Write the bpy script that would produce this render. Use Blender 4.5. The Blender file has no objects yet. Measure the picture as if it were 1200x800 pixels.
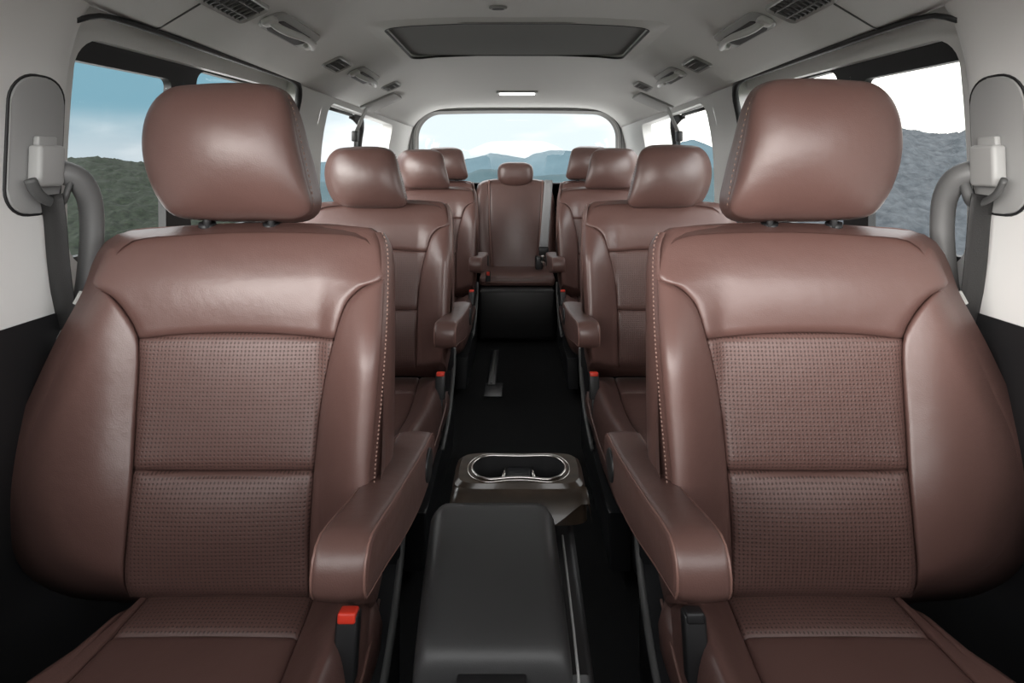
import bpy, bmesh, math, random
from mathutils import Vector, noise as mnoise, Matrix

random.seed(7)
SC = bpy.context.scene
COL = SC.collection
F, CX, HY, EZ = 650.0, 606.0, 195.0, 1.0      # focal length in pixels, optical axis pixel, eye height above the cabin floor
PI = math.pi


def P(px, py, D):
    """point of the cabin at depth D (metres behind the camera) seen at a pixel of the 1200x800 photo"""
    return Vector(((px - CX) * D / F, D, EZ - (py - HY) * D / F))


# ------------------------------------------------------------------ materials
def new_mat(name):
    m = bpy.data.materials.new(name)
    m.use_nodes = True
    nt = m.node_tree
    return m, nt, nt.nodes['Principled BSDF']


def plain(name, col, rough=0.5, metal=0.0, bump=0.0, scale=300.0, spec=0.5, var=0.0, coat=0.0):
    m, nt, b = new_mat(name)
    b.inputs['Base Color'].default_value = (*col, 1)
    b.inputs['Roughness'].default_value = rough
    b.inputs['Metallic'].default_value = metal
    b.inputs['Specular IOR Level'].default_value = spec
    b.inputs['Coat Weight'].default_value = coat
    tc = nt.nodes.new('ShaderNodeTexCoord')
    if bump or var:
        n = nt.nodes.new('ShaderNodeTexNoise')
        n.inputs['Scale'].default_value = scale
        n.inputs['Detail'].default_value = 4
        nt.links.new(tc.outputs['Object'], n.inputs['Vector'])
        if bump:
            bp = nt.nodes.new('ShaderNodeBump')
            bp.inputs['Strength'].default_value = bump
            bp.inputs['Distance'].default_value = 0.002
            nt.links.new(n.outputs['Fac'], bp.inputs['Height'])
            nt.links.new(bp.outputs['Normal'], b.inputs['Normal'])
        if var:
            mx = nt.nodes.new('ShaderNodeMix')
            mx.data_type = 'RGBA'
            mx.inputs[6].default_value = (*[c * (1 - var) for c in col], 1)
            mx.inputs[7].default_value = (*[min(1, c * (1 + var)) for c in col], 1)
            nt.links.new(n.outputs['Fac'], mx.inputs[0])
            nt.links.new(mx.outputs[2], b.inputs['Base Color'])
    return m


LEATHER = (0.108, 0.057, 0.049)


def leather_mat(name, perforated=False):
    m, nt, b = new_mat(name)
    N, L = nt.nodes, nt.links
    tc = N.new('ShaderNodeTexCoord')
    n1 = N.new('ShaderNodeTexNoise')
    n1.inputs['Scale'].default_value = 9
    n1.inputs['Detail'].default_value = 3
    L.new(tc.outputs['Object'], n1.inputs['Vector'])
    mx = N.new('ShaderNodeMix')
    mx.data_type = 'RGBA'
    mx.inputs[6].default_value = (*[c * 0.90 for c in LEATHER], 1)
    mx.inputs[7].default_value = (*[c * 1.08 for c in LEATHER], 1)
    L.new(n1.outputs['Fac'], mx.inputs[0])
    v = N.new('ShaderNodeTexVoronoi')
    v.inputs['Scale'].default_value = 520
    L.new(tc.outputs['Object'], v.inputs['Vector'])
    n2 = N.new('ShaderNodeTexNoise')
    n2.inputs['Scale'].default_value = 26
    n2.inputs['Detail'].default_value = 2
    L.new(tc.outputs['Object'], n2.inputs['Vector'])
    b1 = N.new('ShaderNodeBump')
    b1.inputs['Strength'].default_value = 0.10
    b1.inputs['Distance'].default_value = 0.001
    L.new(v.outputs['Distance'], b1.inputs['Height'])
    b2 = N.new('ShaderNodeBump')
    b2.inputs['Strength'].default_value = 0.16
    b2.inputs['Distance'].default_value = 0.006
    L.new(n2.outputs['Fac'], b2.inputs['Height'])
    L.new(b1.outputs['Normal'], b2.inputs['Normal'])
    b.inputs['Roughness'].default_value = 0.39
    b.inputs['Specular IOR Level'].default_value = 0.62
    col, nrm = mx.outputs[2], b2.outputs['Normal']
    if perforated:
        sc = N.new('ShaderNodeVectorMath'); sc.operation = 'SCALE'
        sc.inputs[3].default_value = 1 / 0.0058
        L.new(tc.outputs['UV'], sc.inputs[0])
        fr = N.new('ShaderNodeVectorMath'); fr.operation = 'FRACTION'
        L.new(sc.outputs[0], fr.inputs[0])
        sb = N.new('ShaderNodeVectorMath'); sb.operation = 'SUBTRACT'
        sb.inputs[1].default_value = (0.5, 0.5, 0)
        L.new(fr.outputs[0], sb.inputs[0])
        ml = N.new('ShaderNodeVectorMath'); ml.operation = 'MULTIPLY'
        ml.inputs[1].default_value = (1, 1, 0)
        L.new(sb.outputs[0], ml.inputs[0])
        ln = N.new('ShaderNodeVectorMath'); ln.operation = 'LENGTH'
        L.new(ml.outputs[0], ln.inputs[0])
        mr = N.new('ShaderNodeMapRange')
        mr.inputs['From Min'].default_value = 0.14
        mr.inputs['From Max'].default_value = 0.30
        L.new(ln.outputs['Value'], mr.inputs['Value'])
        m2 = N.new('ShaderNodeMix'); m2.data_type = 'RGBA'
        m2.inputs[6].default_value = (0.042, 0.021, 0.017, 1)
        L.new(mr.outputs[0], m2.inputs[0])
        L.new(col, m2.inputs[7])
        col = m2.outputs[2]
        b3 = N.new('ShaderNodeBump')
        b3.inputs['Strength'].default_value = 0.5
        b3.inputs['Distance'].default_value = 0.001
        L.new(mr.outputs[0], b3.inputs['Height'])
        L.new(nrm, b3.inputs['Normal'])
        nrm = b3.outputs['Normal']
        b.inputs['Roughness'].default_value = 0.48
    L.new(col, b.inputs['Base Color'])
    L.new(nrm, b.inputs['Normal'])
    return m


def wood_mat():
    m, nt, b = new_mat('dark_wood_lacquer')
    N, L = nt.nodes, nt.links
    tc = N.new('ShaderNodeTexCoord')
    w = N.new('ShaderNodeTexWave')
    w.inputs['Scale'].default_value = 9
    w.inputs['Distortion'].default_value = 9
    w.inputs['Detail'].default_value = 3
    w.bands_direction = 'Y'
    L.new(tc.outputs['Object'], w.inputs['Vector'])
    r = N.new('ShaderNodeMix'); r.data_type = 'RGBA'
    r.inputs[6].default_value = (0.028, 0.020, 0.014, 1)
    r.inputs[7].default_value = (0.046, 0.032, 0.022, 1)
    L.new(w.outputs['Fac'], r.inputs[0])
    L.new(r.outputs[2], b.inputs['Base Color'])
    b.inputs['Roughness'].default_value = 0.28
    b.inputs['Coat Weight'].default_value = 0.35
    b.inputs['Coat Roughness'].default_value = 0.08
    return m


def glass_mat(name, tint, refl=0.06):
    m = bpy.data.materials.new(name)
    m.use_nodes = True
    nt = m.node_tree
    nt.nodes.clear()
    o = nt.nodes.new('ShaderNodeOutputMaterial')
    t = nt.nodes.new('ShaderNodeBsdfTransparent')
    t.inputs['Color'].default_value = (*tint, 1)
    g = nt.nodes.new('ShaderNodeBsdfGlossy')
    g.inputs['Roughness'].default_value = 0.02
    mx = nt.nodes.new('ShaderNodeMixShader')
    mx.inputs[0].default_value = 0.02
    nt.links.new(t.outputs[0], mx.inputs[1])
    nt.links.new(g.outputs[0], mx.inputs[2])
    nt.links.new(mx.outputs[0], o.inputs['Surface'])
    return m


def terrain_mat(name, c1, c2, scale, detail=6):
    m, nt, b = new_mat(name)
    N, L = nt.nodes, nt.links
    tc = N.new('ShaderNodeTexCoord')
    n = N.new('ShaderNodeTexNoise')
    n.inputs['Scale'].default_value = scale
    n.inputs['Detail'].default_value = detail
    n.inputs['Roughness'].default_value = 0.7
    L.new(tc.outputs['Object'], n.inputs['Vector'])
    mr = N.new('ShaderNodeMapRange')
    mr.inputs['From Min'].default_value = 0.35
    mr.inputs['From Max'].default_value = 0.65
    L.new(n.outputs['Fac'], mr.inputs['Value'])
    mx = N.new('ShaderNodeMix'); mx.data_type = 'RGBA'
    mx.inputs[6].default_value = (*c1, 1)
    mx.inputs[7].default_value = (*c2, 1)
    L.new(mr.outputs[0], mx.inputs[0])
    L.new(mx.outputs[2], b.inputs['Base Color'])
    b.inputs['Roughness'].default_value = 0.95
    b.inputs['Specular IOR Level'].default_value = 0.1
    return m


M = {
    'leather': leather_mat('brown_leather'),
    'perf': leather_mat('perforated_brown_leather', True),
    'stitch': plain('pale_stitching', (0.21, 0.13, 0.105), 0.6),
    'pipe': plain('brown_piping', (0.185, 0.100, 0.083), 0.4),
    'black': plain('black_plastic', (0.012, 0.012, 0.013), 0.45, bump=0.1, scale=900),
    'satin': plain('satin_black_plastic', (0.02, 0.021, 0.023), 0.32),
    'carpet': plain('black_carpet', (0.011, 0.0115, 0.012), 0.95, bump=0.6, scale=700, spec=0.15),
    'lid': plain('charcoal_vinyl', (0.048, 0.048, 0.049), 0.40, bump=0.12, scale=800),
    'trim': plain('light_grey_plastic', (0.68, 0.675, 0.665), 0.55, bump=0.06, scale=900),
    'liner': plain('grey_headliner_cloth', (0.66, 0.655, 0.645), 0.95, bump=0.15, scale=900, spec=0.1, var=0.04),
    'plate': plain('mid_grey_plastic', (0.36, 0.36, 0.355), 0.5),
    'grip': plain('grip_grey_plastic', (0.58, 0.575, 0.565), 0.38),
    'dark': plain('dark_grey_plastic', (0.075, 0.076, 0.076), 0.5),
    'shade': plain('sunroof_shade_cloth', (0.17, 0.17, 0.168), 0.9, bump=0.2, scale=800),
    'rubber': plain('black_rubber', (0.010, 0.010, 0.011), 0.6),
    'web': plain('black_webbing', (0.013, 0.0125, 0.0125), 0.62, bump=0.4, scale=500),
    'gweb': plain('grey_webbing', (0.26, 0.26, 0.265), 0.6, bump=0.3, scale=500),
    'wweb': plain('pale_webbing', (0.5, 0.5, 0.49), 0.6),
    'chrome': plain('chrome', (0.62, 0.60, 0.57), 0.16, metal=1.0),
    'red': plain('red_button', (0.75, 0.045, 0.022), 0.4),
    'handle': plain('grey_handle_plastic', (0.13, 0.13, 0.13), 0.5),
    'cover': plain('grey_cover_plastic', (0.30, 0.30, 0.297), 0.5),
    'wood': wood_mat(),
    'glass': glass_mat('clear_glass', (0.96, 0.98, 0.98)),
    'tag': plain('white_label_cloth', (0.28, 0.28, 0.27), 0.8),
}
ml, nt, b = new_mat('lamp_lens')
b.inputs['Base Color'].default_value = (0.8, 0.8, 0.8, 1)
b.inputs['Emission Color'].default_value = (1, 0.98, 0.95, 1)
b.inputs['Emission Strength'].default_value = 3.5
M['lens'] = ml


# ------------------------------------------------------------------ helpers
def obj(name, verts, faces, mat, parent=None, smooth=True, uvs=None, kind=None, origin=None):
    """one mesh object from world coordinates; the origin goes to the parent's place (or to `origin`)"""
    org = Vector(origin) if origin is not None else (parent['_w'] if parent and '_w' in parent else Vector((0, 0, 0)))
    org = Vector(org)
    me = bpy.data.meshes.new(name)
    me.from_pydata([Vector(v) - org for v in verts], [], faces)
    me.validate()
    if uvs:
        ul = me.uv_layers.new(name='UVMap')
        for lp in me.loops:
            ul.data[lp.index].uv = uvs[lp.vertex_index]
    me.polygons.foreach_set('use_smooth', [smooth] * len(me.polygons))
    me.materials.append(mat)
    o = bpy.data.objects.new(name, me)
    COL.objects.link(o)
    W = {} 
    if parent:
        o.parent = parent
        o.location = org - Vector(parent['_w'])
    else:
        o.location = org
    o['_w'] = list(org)
    if kind:
        o['kind'] = kind
    return o


def bm_obj(name, bm, mat, parent=None, smooth=False, kind=None):
    bmesh.ops.recalc_face_normals(bm, faces=bm.faces)
    vs = [v.co.copy() for v in bm.verts]
    bm.verts.index_update()
    fs = [[v.index for v in f.verts] for f in bm.faces]
    bm.free()
    o = obj(name, vs, fs, mat, parent, smooth, kind=kind)
    if smooth:
        shade_auto(o)
    return o


def shade_auto(o, ang=40):
    me = o.data
    bm = bmesh.new()
    bm.from_mesh(me)
    for e in bm.edges:
        if len(e.link_faces) == 2 and e.calc_face_angle(0) > math.radians(ang):
            e.smooth = False
    bm.to_mesh(me)
    bm.free()


def thing(name, label, cat, loc, group=None):
    o = bpy.data.objects.new(name, None)
    COL.objects.link(o)
    o.empty_display_size = 0.05
    o.location = loc
    o['_w'] = list(loc)
    o['label'] = label
    o['category'] = cat
    if group:
        o['group'] = group
    return o


def tag(o, label, cat, group=None):
    o['label'] = label
    o['category'] = cat
    if group:
        o['group'] = group
    return o


def cat_rom(pts, n, closed=False):
    """n points evenly spaced along a smooth curve through pts (any dimension)"""
    pts = [tuple(p) for p in pts]
    d = len(pts[0])
    m = len(pts)
    dense = []
    segs = m if closed else m - 1
    for i in range(segs):
        if closed:
            p0, p1, p2, p3 = pts[(i - 1) % m], pts[i], pts[(i + 1) % m], pts[(i + 2) % m]
        else:
            p1, p2 = pts[i], pts[i + 1]
            p0 = pts[i - 1] if i > 0 else tuple(2 * a - c for a, c in zip(p1, p2))
            p3 = pts[i + 2] if i + 2 < m else tuple(2 * c - a for a, c in zip(p1, p2))
        # centripetal parameter
        def dist(a, c):
            return max(1e-6, math.sqrt(sum((x - y) ** 2 for x, y in zip(a, c)))) ** 0.5
        t0 = 0; t1 = t0 + dist(p0, p1); t2 = t1 + dist(p1, p2); t3 = t2 + dist(p2, p3)
        for k in range(16):
            t = t1 + (t2 - t1) * k / 16
            def lp(a, c, ta, tb):
                return tuple(((tb - t) * x + (t - ta) * y) / (tb - ta) for x, y in zip(a, c))
            A1 = lp(p0, p1, t0, t1); A2 = lp(p1, p2, t1, t2); A3 = lp(p2, p3, t2, t3)
            B1 = lp(A1, A2, t0, t2); B2 = lp(A2, A3, t1, t3)
            dense.append(lp(B1, B2, t1, t2))
    dense.append(pts[0] if closed else pts[-1])
    L = [0.0]
    for a, c in zip(dense, dense[1:]):
        L.append(L[-1] + math.sqrt(sum((x - y) ** 2 for x, y in zip(a, c))))
    tot = L[-1]
    out = []
    j = 0
    cnt = n if closed else n - 1
    for k in range(n):
        s = tot * k / cnt
        while j < len(L) - 2 and L[j + 1] < s:
            j += 1
        t = (s - L[j]) / max(1e-9, L[j + 1] - L[j])
        out.append(tuple(x + (y - x) * t for x, y in zip(dense[j], dense[j + 1])))
    return out


class Curve2:
    """curve sampled for evaluation at any parameter 0..1"""
    def __init__(self, pts):
        self.p = cat_rom(pts, 121)
        self.len = sum(math.dist(a, c) for a, c in zip(self.p, self.p[1:]))

    def __call__(self, t):
        x = min(max(t, 0), 1) * 120
        i = min(int(x), 119)
        f = x - i
        return tuple(a + (c - a) * f for a, c in zip(self.p[i], self.p[i + 1]))


def roll(e, R, depth, p=2.0):
    if R <= 0 or e >= R:
        return 0.0
    t = max(0.0, e / R)
    return -depth * (1 - math.sqrt(max(0.0, 1 - (1 - t) ** p)))


def patch(name, bottom, right, top, left, ns, nt, mapf, edges, mat, parent, puff=0.0, uvscale=None, offfn=None):
    """cushion panel: a Coons patch between four curves in design space; edges = {'b','r','t','l': (radius, depth)} rolled in.
    left/right run bottom->top, bottom/top run left->right."""
    cb, cr, ct, cl = Curve2(bottom), Curve2(right), Curve2(top), Curve2(left)
    S = [0.5 - 0.5 * math.cos(PI * k / ns) for k in range(ns + 1)]
    T = [0.5 - 0.5 * math.cos(PI * k / nt) for k in range(nt + 1)]
    P00, P10, P01, P11 = cb(0), cb(1), ct(0), ct(1)
    vs, uvs = [], []
    for t in T:
        w = math.dist(cl(t), cr(t))
        for s in S:
            h = math.dist(cb(s), ct(s))
            b_, t_, l_, r_ = cb(s), ct(s), cl(t), cr(t)
            p = tuple((1 - t) * b_[i] + t * t_[i] + (1 - s) * l_[i] + s * r_[i]
                      - ((1 - s) * (1 - t) * P00[i] + s * (1 - t) * P10[i] + (1 - s) * t * P01[i] + s * t * P11[i]) for i in (0, 1))
            off = puff * (1 - (2 * s - 1) ** 2) * (1 - (2 * t - 1) ** 2)
            for k, e in (('l', s * w), ('r', (1 - s) * w), ('b', t * h), ('t', (1 - t) * h)):
                if k in edges:
                    off += roll(e, *edges[k])
            if offfn:
                off += offfn(p[0], p[1])
            v = mapf(p[0], p[1], off)
            vs.append(v)
            uvs.append((v[0], v[2]) if not uvscale else (v[0], v[1]))
    fs = []
    for j in range(nt):
        for i in range(ns):
            a = j * (ns + 1) + i
            fs.append((a, a + 1, a + ns + 2, a + ns + 1))
    return obj(name, vs, fs, mat, parent, True, uvs)


def rings(name, loops, mat, parent, cap0=True, cap1=True, closed=True):
    n = len(loops[0])
    vs = [v for lp in loops for v in lp]
    fs = []
    for k in range(len(loops) - 1):
        for i in range(n if closed else n - 1):
            j = (i + 1) % n
            fs.append((k * n + i, k * n + j, (k + 1) * n + j, (k + 1) * n + i))
    if cap0:
        fs.append(tuple(reversed(range(n))))
    if cap1:
        fs.append(tuple((len(loops) - 1) * n + i for i in range(n)))
    return obj(name, vs, fs, mat, parent, True)


def tube_geo(path, radius, sides=10, flat=1.0, closed=False, up=None):
    path = [Vector(p) for p in path]
    n = len(path)
    vs, fs = [], []
    upv = Vector(up) if up else None
    prev = None
    for i, p in enumerate(path):
        if closed:
            d = path[(i + 1) % n] - path[(i - 1) % n]
        else:
            d = path[min(i + 1, n - 1)] - path[max(i - 1, 0)]
        d.normalize()
        if upv is not None:
            a = (upv - d * upv.dot(d)).normalized()
        elif prev is None:
            a = d.orthogonal().normalized()
        else:
            a = (prev - d * prev.dot(d)).normalized()
        prev = a
        c = d.cross(a)
        r = radius(i / (n - 1)) if callable(radius) else radius
        for k in range(sides):
            an = 2 * PI * k / sides
            vs.append(p + a * (math.cos(an) * r) + c * (math.sin(an) * r * flat))
    m = n if closed else n - 1
    for i in range(m):
        for k in range(sides):
            k2 = (k + 1) % sides
            i2 = (i + 1) % n
            fs.append((i * sides + k, i * sides + k2, i2 * sides + k2, i2 * sides + k))
    if not closed:
        fs.append(tuple(reversed(range(sides))))
        fs.append(tuple((n - 1) * sides + k for k in range(sides)))
    return vs, fs


def tube(name, path, radius, mat, parent=None, sides=10, flat=1.0, closed=False, up=None, kind=None):
    vs, fs = tube_geo(path, radius, sides, flat, closed, up)
    return obj(name, vs, fs, mat, parent, True, kind=kind)


def multi(name, geos, mat, parent, smooth=True, kind=None):
    V, Fs = [], []
    for vs, fs in geos:
        o = len(V)
        V += list(vs)
        Fs += [tuple(i + o for i in f) for f in fs]
    return obj(name, V, Fs, mat, parent, smooth, kind=kind)


def prism_bm(outline, axis_fn, th, bevel, segs=3, bm=None):
    """solid from a closed 2-D outline: axis_fn(a, b, c) -> world, c from 0 to th; all edges of both caps rounded"""
    if bm is None:
        bm = bmesh.new()
    v0 = [bm.verts.new(axis_fn(a, b_, 0)) for a, b_ in outline]
    v1 = [bm.verts.new(axis_fn(a, b_, th)) for a, b_ in outline]
    n = len(outline)
    f0 = bm.faces.new(v0)
    f1 = bm.faces.new(list(reversed(v1)))
    for i in range(n):
        bm.faces.new((v0[i], v1[i], v1[(i + 1) % n], v0[(i + 1) % n]))
    if bevel:
        es = list(f0.edges) + list(f1.edges)
        bmesh.ops.bevel(bm, geom=es, offset=bevel, segments=segs, profile=0.5, affect='EDGES', clamp_overlap=True)
    return bm


def box_bm(x0, x1, y0, y1, z0, z1, bevel=0.0, segs=3, bm=None):
    if bm is None:
        bm = bmesh.new()
    r = bmesh.ops.create_cube(bm, size=1)
    for v in r['verts']:
        v.co = Vector(((x0 + x1) / 2 + v.co.x * (x1 - x0), (y0 + y1) / 2 + v.co.y * (y1 - y0), (z0 + z1) / 2 + v.co.z * (z1 - z0)))
    if bevel:
        es = list({e for v in r['verts'] for e in v.link_edges})
        bmesh.ops.bevel(bm, geom=es, offset=bevel, segments=segs, profile=0.5, affect='EDGES', clamp_overlap=True)
    return bm


def rrect(x0, x1, y0, y1, r, n=6):
    """rounded rectangle outline, anticlockwise"""
    out = []
    for cx, cy, a0 in ((x1 - r, y1 - r, 0), (x0 + r, y1 - r, 90), (x0 + r, y0 + r, 180), (x1 - r, y0 + r, 270)):
        for k in range(n + 1):
            a = math.radians(a0 + 90 * k / n)
            out.append((cx + r * math.cos(a), cy + r * math.sin(a)))
    return out


def smooth01(t):
    t = min(max(t, 0), 1)
    return t * t * (3 - 2 * t)


def lerp_tab(tab, z):
    if z <= tab[0][0]:
        return tab[0][1]
    for (a, va), (b_, vb) in zip(tab, tab[1:]):
        if z <= b_:
            return va + (vb - va) * (z - a) / (b_ - a)
    return tab[-1][1]


def inflate(loop, step=2.5):
    """height 0..1 of a membrane blown up over a closed outline, as a function of the point"""
    import numpy as np
    xs = [p[0] for p in loop]; ys = [p[1] for p in loop]
    x0, y0 = min(xs) - 2 * step, min(ys) - 2 * step
    nx, ny = int((max(xs) - x0) / step) + 3, int((max(ys) - y0) / step) + 3
    gx, gy = np.meshgrid(x0 + step * np.arange(nx), y0 + step * np.arange(ny))
    ins = np.zeros(gx.shape, bool)
    for (ax, ay), (bx, by) in zip(loop, loop[1:] + loop[:1]):
        if ay == by:
            continue
        c = ((ay > gy) != (by > gy)) & (gx < (bx - ax) * (gy - ay) / (by - ay) + ax)
        ins ^= c
    ph = np.zeros(gx.shape)
    for _ in range(2600):
        q = np.zeros_like(ph)
        q[1:-1, 1:-1] = (ph[:-2, 1:-1] + ph[2:, 1:-1] + ph[1:-1, :-2] + ph[1:-1, 2:]) / 4 + 1
        ph = np.where(ins, q, 0)
    ph /= ph.max()

    def at(x, y):
        fx, fy = (x - x0) / step, (y - y0) / step
        i, j = int(fx), int(fy)
        a, b_ = fx - i, fy - j
        return float((1 - b_) * ((1 - a) * ph[j, i] + a * ph[j, i + 1]) + b_ * ((1 - a) * ph[j + 1, i] + a * ph[j + 1, i + 1]))
    return at


# ------------------------------------------------------------------ seats
def z_of(y):
    k = (y - HY) / F
    return -0.8768 * k / (1 + 0.14 * k)


def D_of(y):
    return 0.79 + 0.14 * (z_of(y) + 0.62)


def seat_base(q, y):
    """how far the leather stands out from the seat plane: side bolsters forward, lumbar fullness"""
    c, h = 341.0, 112.0
    u = (q - c) / h
    lift = 0.050 * smooth01((y - 290) / 150) + 0.004
    w = min(max((abs(u) - 0.97) / (1.2 if u > 0 else 0.62), 0), 1)
    if u > 0:
        b_ = lift * (0.14 * math.sin(PI * min(1, w * 1.25)) * (1 if w < .8 else 0) - 0.25 * w ** 2.2)
    else:
        b_ = 1.05 * lift * math.sin(PI / 2 * w)
    b_ += -0.008 * (1 - min(1, u * u)) * smooth01((y - 380) / 120)
    b_ += 0.016 * math.exp(-((y - 600) / 90.0) ** 2)
    return b_


def make_front_seat(s, label, group):
    sh = 8 if s > 0 else 0
    root = thing('car_seat', label, 'seat', (s * 0.42, 0.62, 0.0), group)

    def mp(q, y, off, base=True):
        D = D_of(y) - (seat_base(q, y) if base else 0) - off
        return Vector((s * (q + sh) * D / F, D, EZ - (y - HY) * D / F))

    Q = lambda pts: [(606 - px, py) for px, py in pts]
    so = [(152, 700), (146, 679), (149, 625), (156, 550), (159, 500), (162, 447), (163, 420), (162, 397)]        # outer insert seam
    so_up = [(162, 397), (156, 381), (142, 360), (127, 345), (109, 333)]
    si = [(362, 700), (362, 660), (363, 625), (368, 550), (377, 468), (385, 425), (392, 397)]                    # inner insert seam
    si_up = [(392, 397), (400, 370), (408, 353), (425, 337), (449, 327)]
    s1 = [(162, 397), (215, 391.5), (275, 389.5), (335, 391.5), (392, 397)]
    s2 = [(156, 548), (260, 549.5), (368, 548)]
    box = [(418, 708), (425, 660), (431, 600), (435, 543), (442, 468), (448, 385), (450, 327)]
    sil_in = [(440, 704), (450, 660), (457, 600), (461, 543), (462.5, 468), (462.5, 385), (462, 330)]
    sil_out = [(146, 694), (100, 690), (62, 676), (38, 657), (22, 617), (13, 571), (21, 518), (42, 468), (75, 397), (109, 333)]

    TOPY = [(100, 289), (112, 286), (125, 281), (137, 276), (152, 270), (221, 264), (290, 261), (380, 262), (436, 264), (452, 266)]
    # back shell (the backrest itself)
    outline = sil_out + [(114, 316), (125, 291), (137, 277), (152, 270), (221, 264), (290, 261), (380, 262), (430, 267), (449, 277), (459, 298)] \
        + list(reversed(sil_in)) + [(362, 704), (250, 704)]
    lp = cat_rom(Q(outline), 96, closed=True)
    l0 = [mp(q, y, -0.020) for q, y in [((q - 340) * 0.93 + 340, (y - 480) * 0.95 + 480) for q, y in lp]]
    l1 = [mp(q, y, -0.062, False) for q, y in lp]
    cen = sum(l1, Vector()) / len(l1)

    def shrink(l, k, dy):
        return [Vector((cen.x + (v.x - cen.x) * k, v.y + dy, cen.z + (v.z - cen.z) * k)) for v in l]
    back = rings('backrest', [l0, shrink(l1, 0.995, -0.02), shrink(l1, 0.985, 0.02), shrink(l1, 0.95, 0.05), shrink(l1, 0.86, 0.068), shrink(l1, 0.5, 0.075)], M['leather'], root, False)
    sm = (7.0, 0.009)
    patch('upper_panel', Q(s1), Q(si_up + [(450, 305), (448, 284), (443, 272), (436, 267)]), Q([(137, 277), (152, 270), (221, 264), (290, 261), (380, 262), (436, 267)]),
          Q(so_up + [(114, 316), (125, 291), (137, 277)]), 44, 36, mp,
          {'b': sm, 'l': (14, 0.012), 'r': (11, 0.011)}, M['leather'], back, 0.006,
          None, lambda q, y: roll(y - lerp_tab(TOPY, 606 - q), 112, 0.056, 2.2))
    patch('perforated_panel', Q(s2), Q(list(si[3:])), Q(s1), Q(list(so[3:])), 36, 28, mp,
          {'b': (14, 0.009), 't': (11, 0.008), 'l': (12, 0.009), 'r': (12, 0.009)}, M['perf'], back, 0.010)
    patch('perforated_panel', Q([(152, 700), (255, 702), (362, 700)]), Q(si[:4]), Q(s2), Q(so[:4]), 36, 24, mp,
          {'b': (16, 0.02), 't': (12, 0.009), 'l': (12, 0.009), 'r': (12, 0.009)}, M['perf'], back, 0.012)
    # bolsters
    patch('side_bolster', Q([(152, 700), (149, 697), (146, 694)][::-1]), Q(so + so_up[1:-1] + [(111, 334.5)]), Q([(109, 333), (111, 334.5)]), Q(sil_out), 34, 44, mp,
          {'l': (46, 0.075), 'r': sm, 'b': (6, 0.01)}, M['leather'], back, 0.006)
    patch('side_bolster', Q([(362, 700), (390, 706), (418, 708)]), Q(box), Q([(447, 327.5), (450, 327)]), Q(si + si_up[1:-1] + [(447, 327.5)]), 28, 44, mp,
          {'l': sm, 'r': (24, 0.012), 'b': (8, 0.01)}, M['leather'], back, 0.012)
    # inboard side panel, running back from the stitched seam
    box2 = box + [(450, 305), (448, 284), (443, 272)]
    sil2 = sil_in + [(461, 305), (456, 285), (447, 273)]
    cb_, cs_ = Curve2(Q(box2)), Curve2(Q(sil2))
    vs, fs = [], []
    nb, nc = 50, 10
    for j in range(nb + 1):
        t = j / nb
        a, c = cb_(t), cs_(t)
        A = mp(a[0], a[1], -0.010)
        C = mp(c[0], c[1], -0.062, False)
        for i in range(nc + 1):
            k = i / nc
            v = A.lerp(C, k)
            e = 4 * k * (1 - k)
            v.x -= s * 0.007 * e
            ee = min(k, 1 - k)
            v.x += s * 0.004 * max(0, 1 - ee / 0.1)
            vs.append(v)
    for j in range(nb):
        for i in range(nc):
            a = j * (nc + 1) + i
            fs.append((a, a + 1, a + nc + 2, a + nc + 1))
    obj('side_panel', vs, fs, M['leather'], back)
    # stitching along the inboard seam
    geos = []
    path = cat_rom(Q(box2[2:]), 132)
    for k in range(0, 131, 2):
        a = mp(path[k][0] - 2.8, path[k][1], -0.010) + Vector((-s * 0.003, -0.001, 0))
        c = mp(path[k + 1][0] - 2.8, path[k + 1][1], -0.010) + Vector((-s * 0.003, -0.001, 0))
        geos.append(tube_geo([a, c], 0.0011, 5))
    multi('stitching', geos, M['stitch'], back)
    # white cloth tag on the outboard edge
    tg = [mp(606 - px, py, -0.055) for px, py in ((97, 341), (99, 342.5), (91, 357), (89, 355.5))]
    tg2 = [v + Vector((s * 0.004, -0.002, 0.001)) for v in tg]
    obj('cloth_tag', tg + tg2, [(0, 1, 2, 3), (7, 6, 5, 4), (0, 4, 5, 1), (1, 5, 6, 2), (2, 6, 7, 3), (3, 7, 4, 0)], M['tag'], back, False)

    # headrest
    hw = 0 if s < 0 else -3
    front = [(200, 103), (233, 98.5), (283, 97), (315, 100), (331, 108), (340, 125), (349, 167), (358, 207), (365, 246), (353, 255), (300, 257), (233, 256), (203, 251), (186, 234), (171, 200), (166, 167), (170, 138), (181, 117)]
    band = [(200, 103), (233, 98.5), (283, 97), (319, 100), (338, 109), (348, 125), (360, 165), (370, 203), (376, 245), (363, 258), (300, 260), (233, 258), (203, 252), (186, 234), (171, 200), (166, 167), (170, 138), (181, 117)]
    if s > 0:
        front = [(x - (x - 270) * 0.0 - (4 if x < 230 else 0), y - 5 * max(0, (200 - y) / 100.0)) for x, y in front]
        band = [(x - (4 if x < 230 else 0), y - 5 * max(0, (200 - y) / 100.0)) for x, y in band]
    n = 88
    fl, bl = cat_rom(Q(front), n, True), cat_rom(Q(band), n, True)
    cq, cy = 606 - 268.0, 178.0
    DH = D_of(200)

    def hp(q, y, off):
        D = DH - off
        return Vector((s * (q + sh) * D / F, D, EZ - (y - HY) * D / F))
    loops = []
    dome = inflate(fl)
    RR = (0.02, 0.12, 0.25, 0.4, 0.54, 0.66, 0.76, 0.84, 0.90, 0.94, 0.965, 0.982, 0.994, 1.0)
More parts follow.
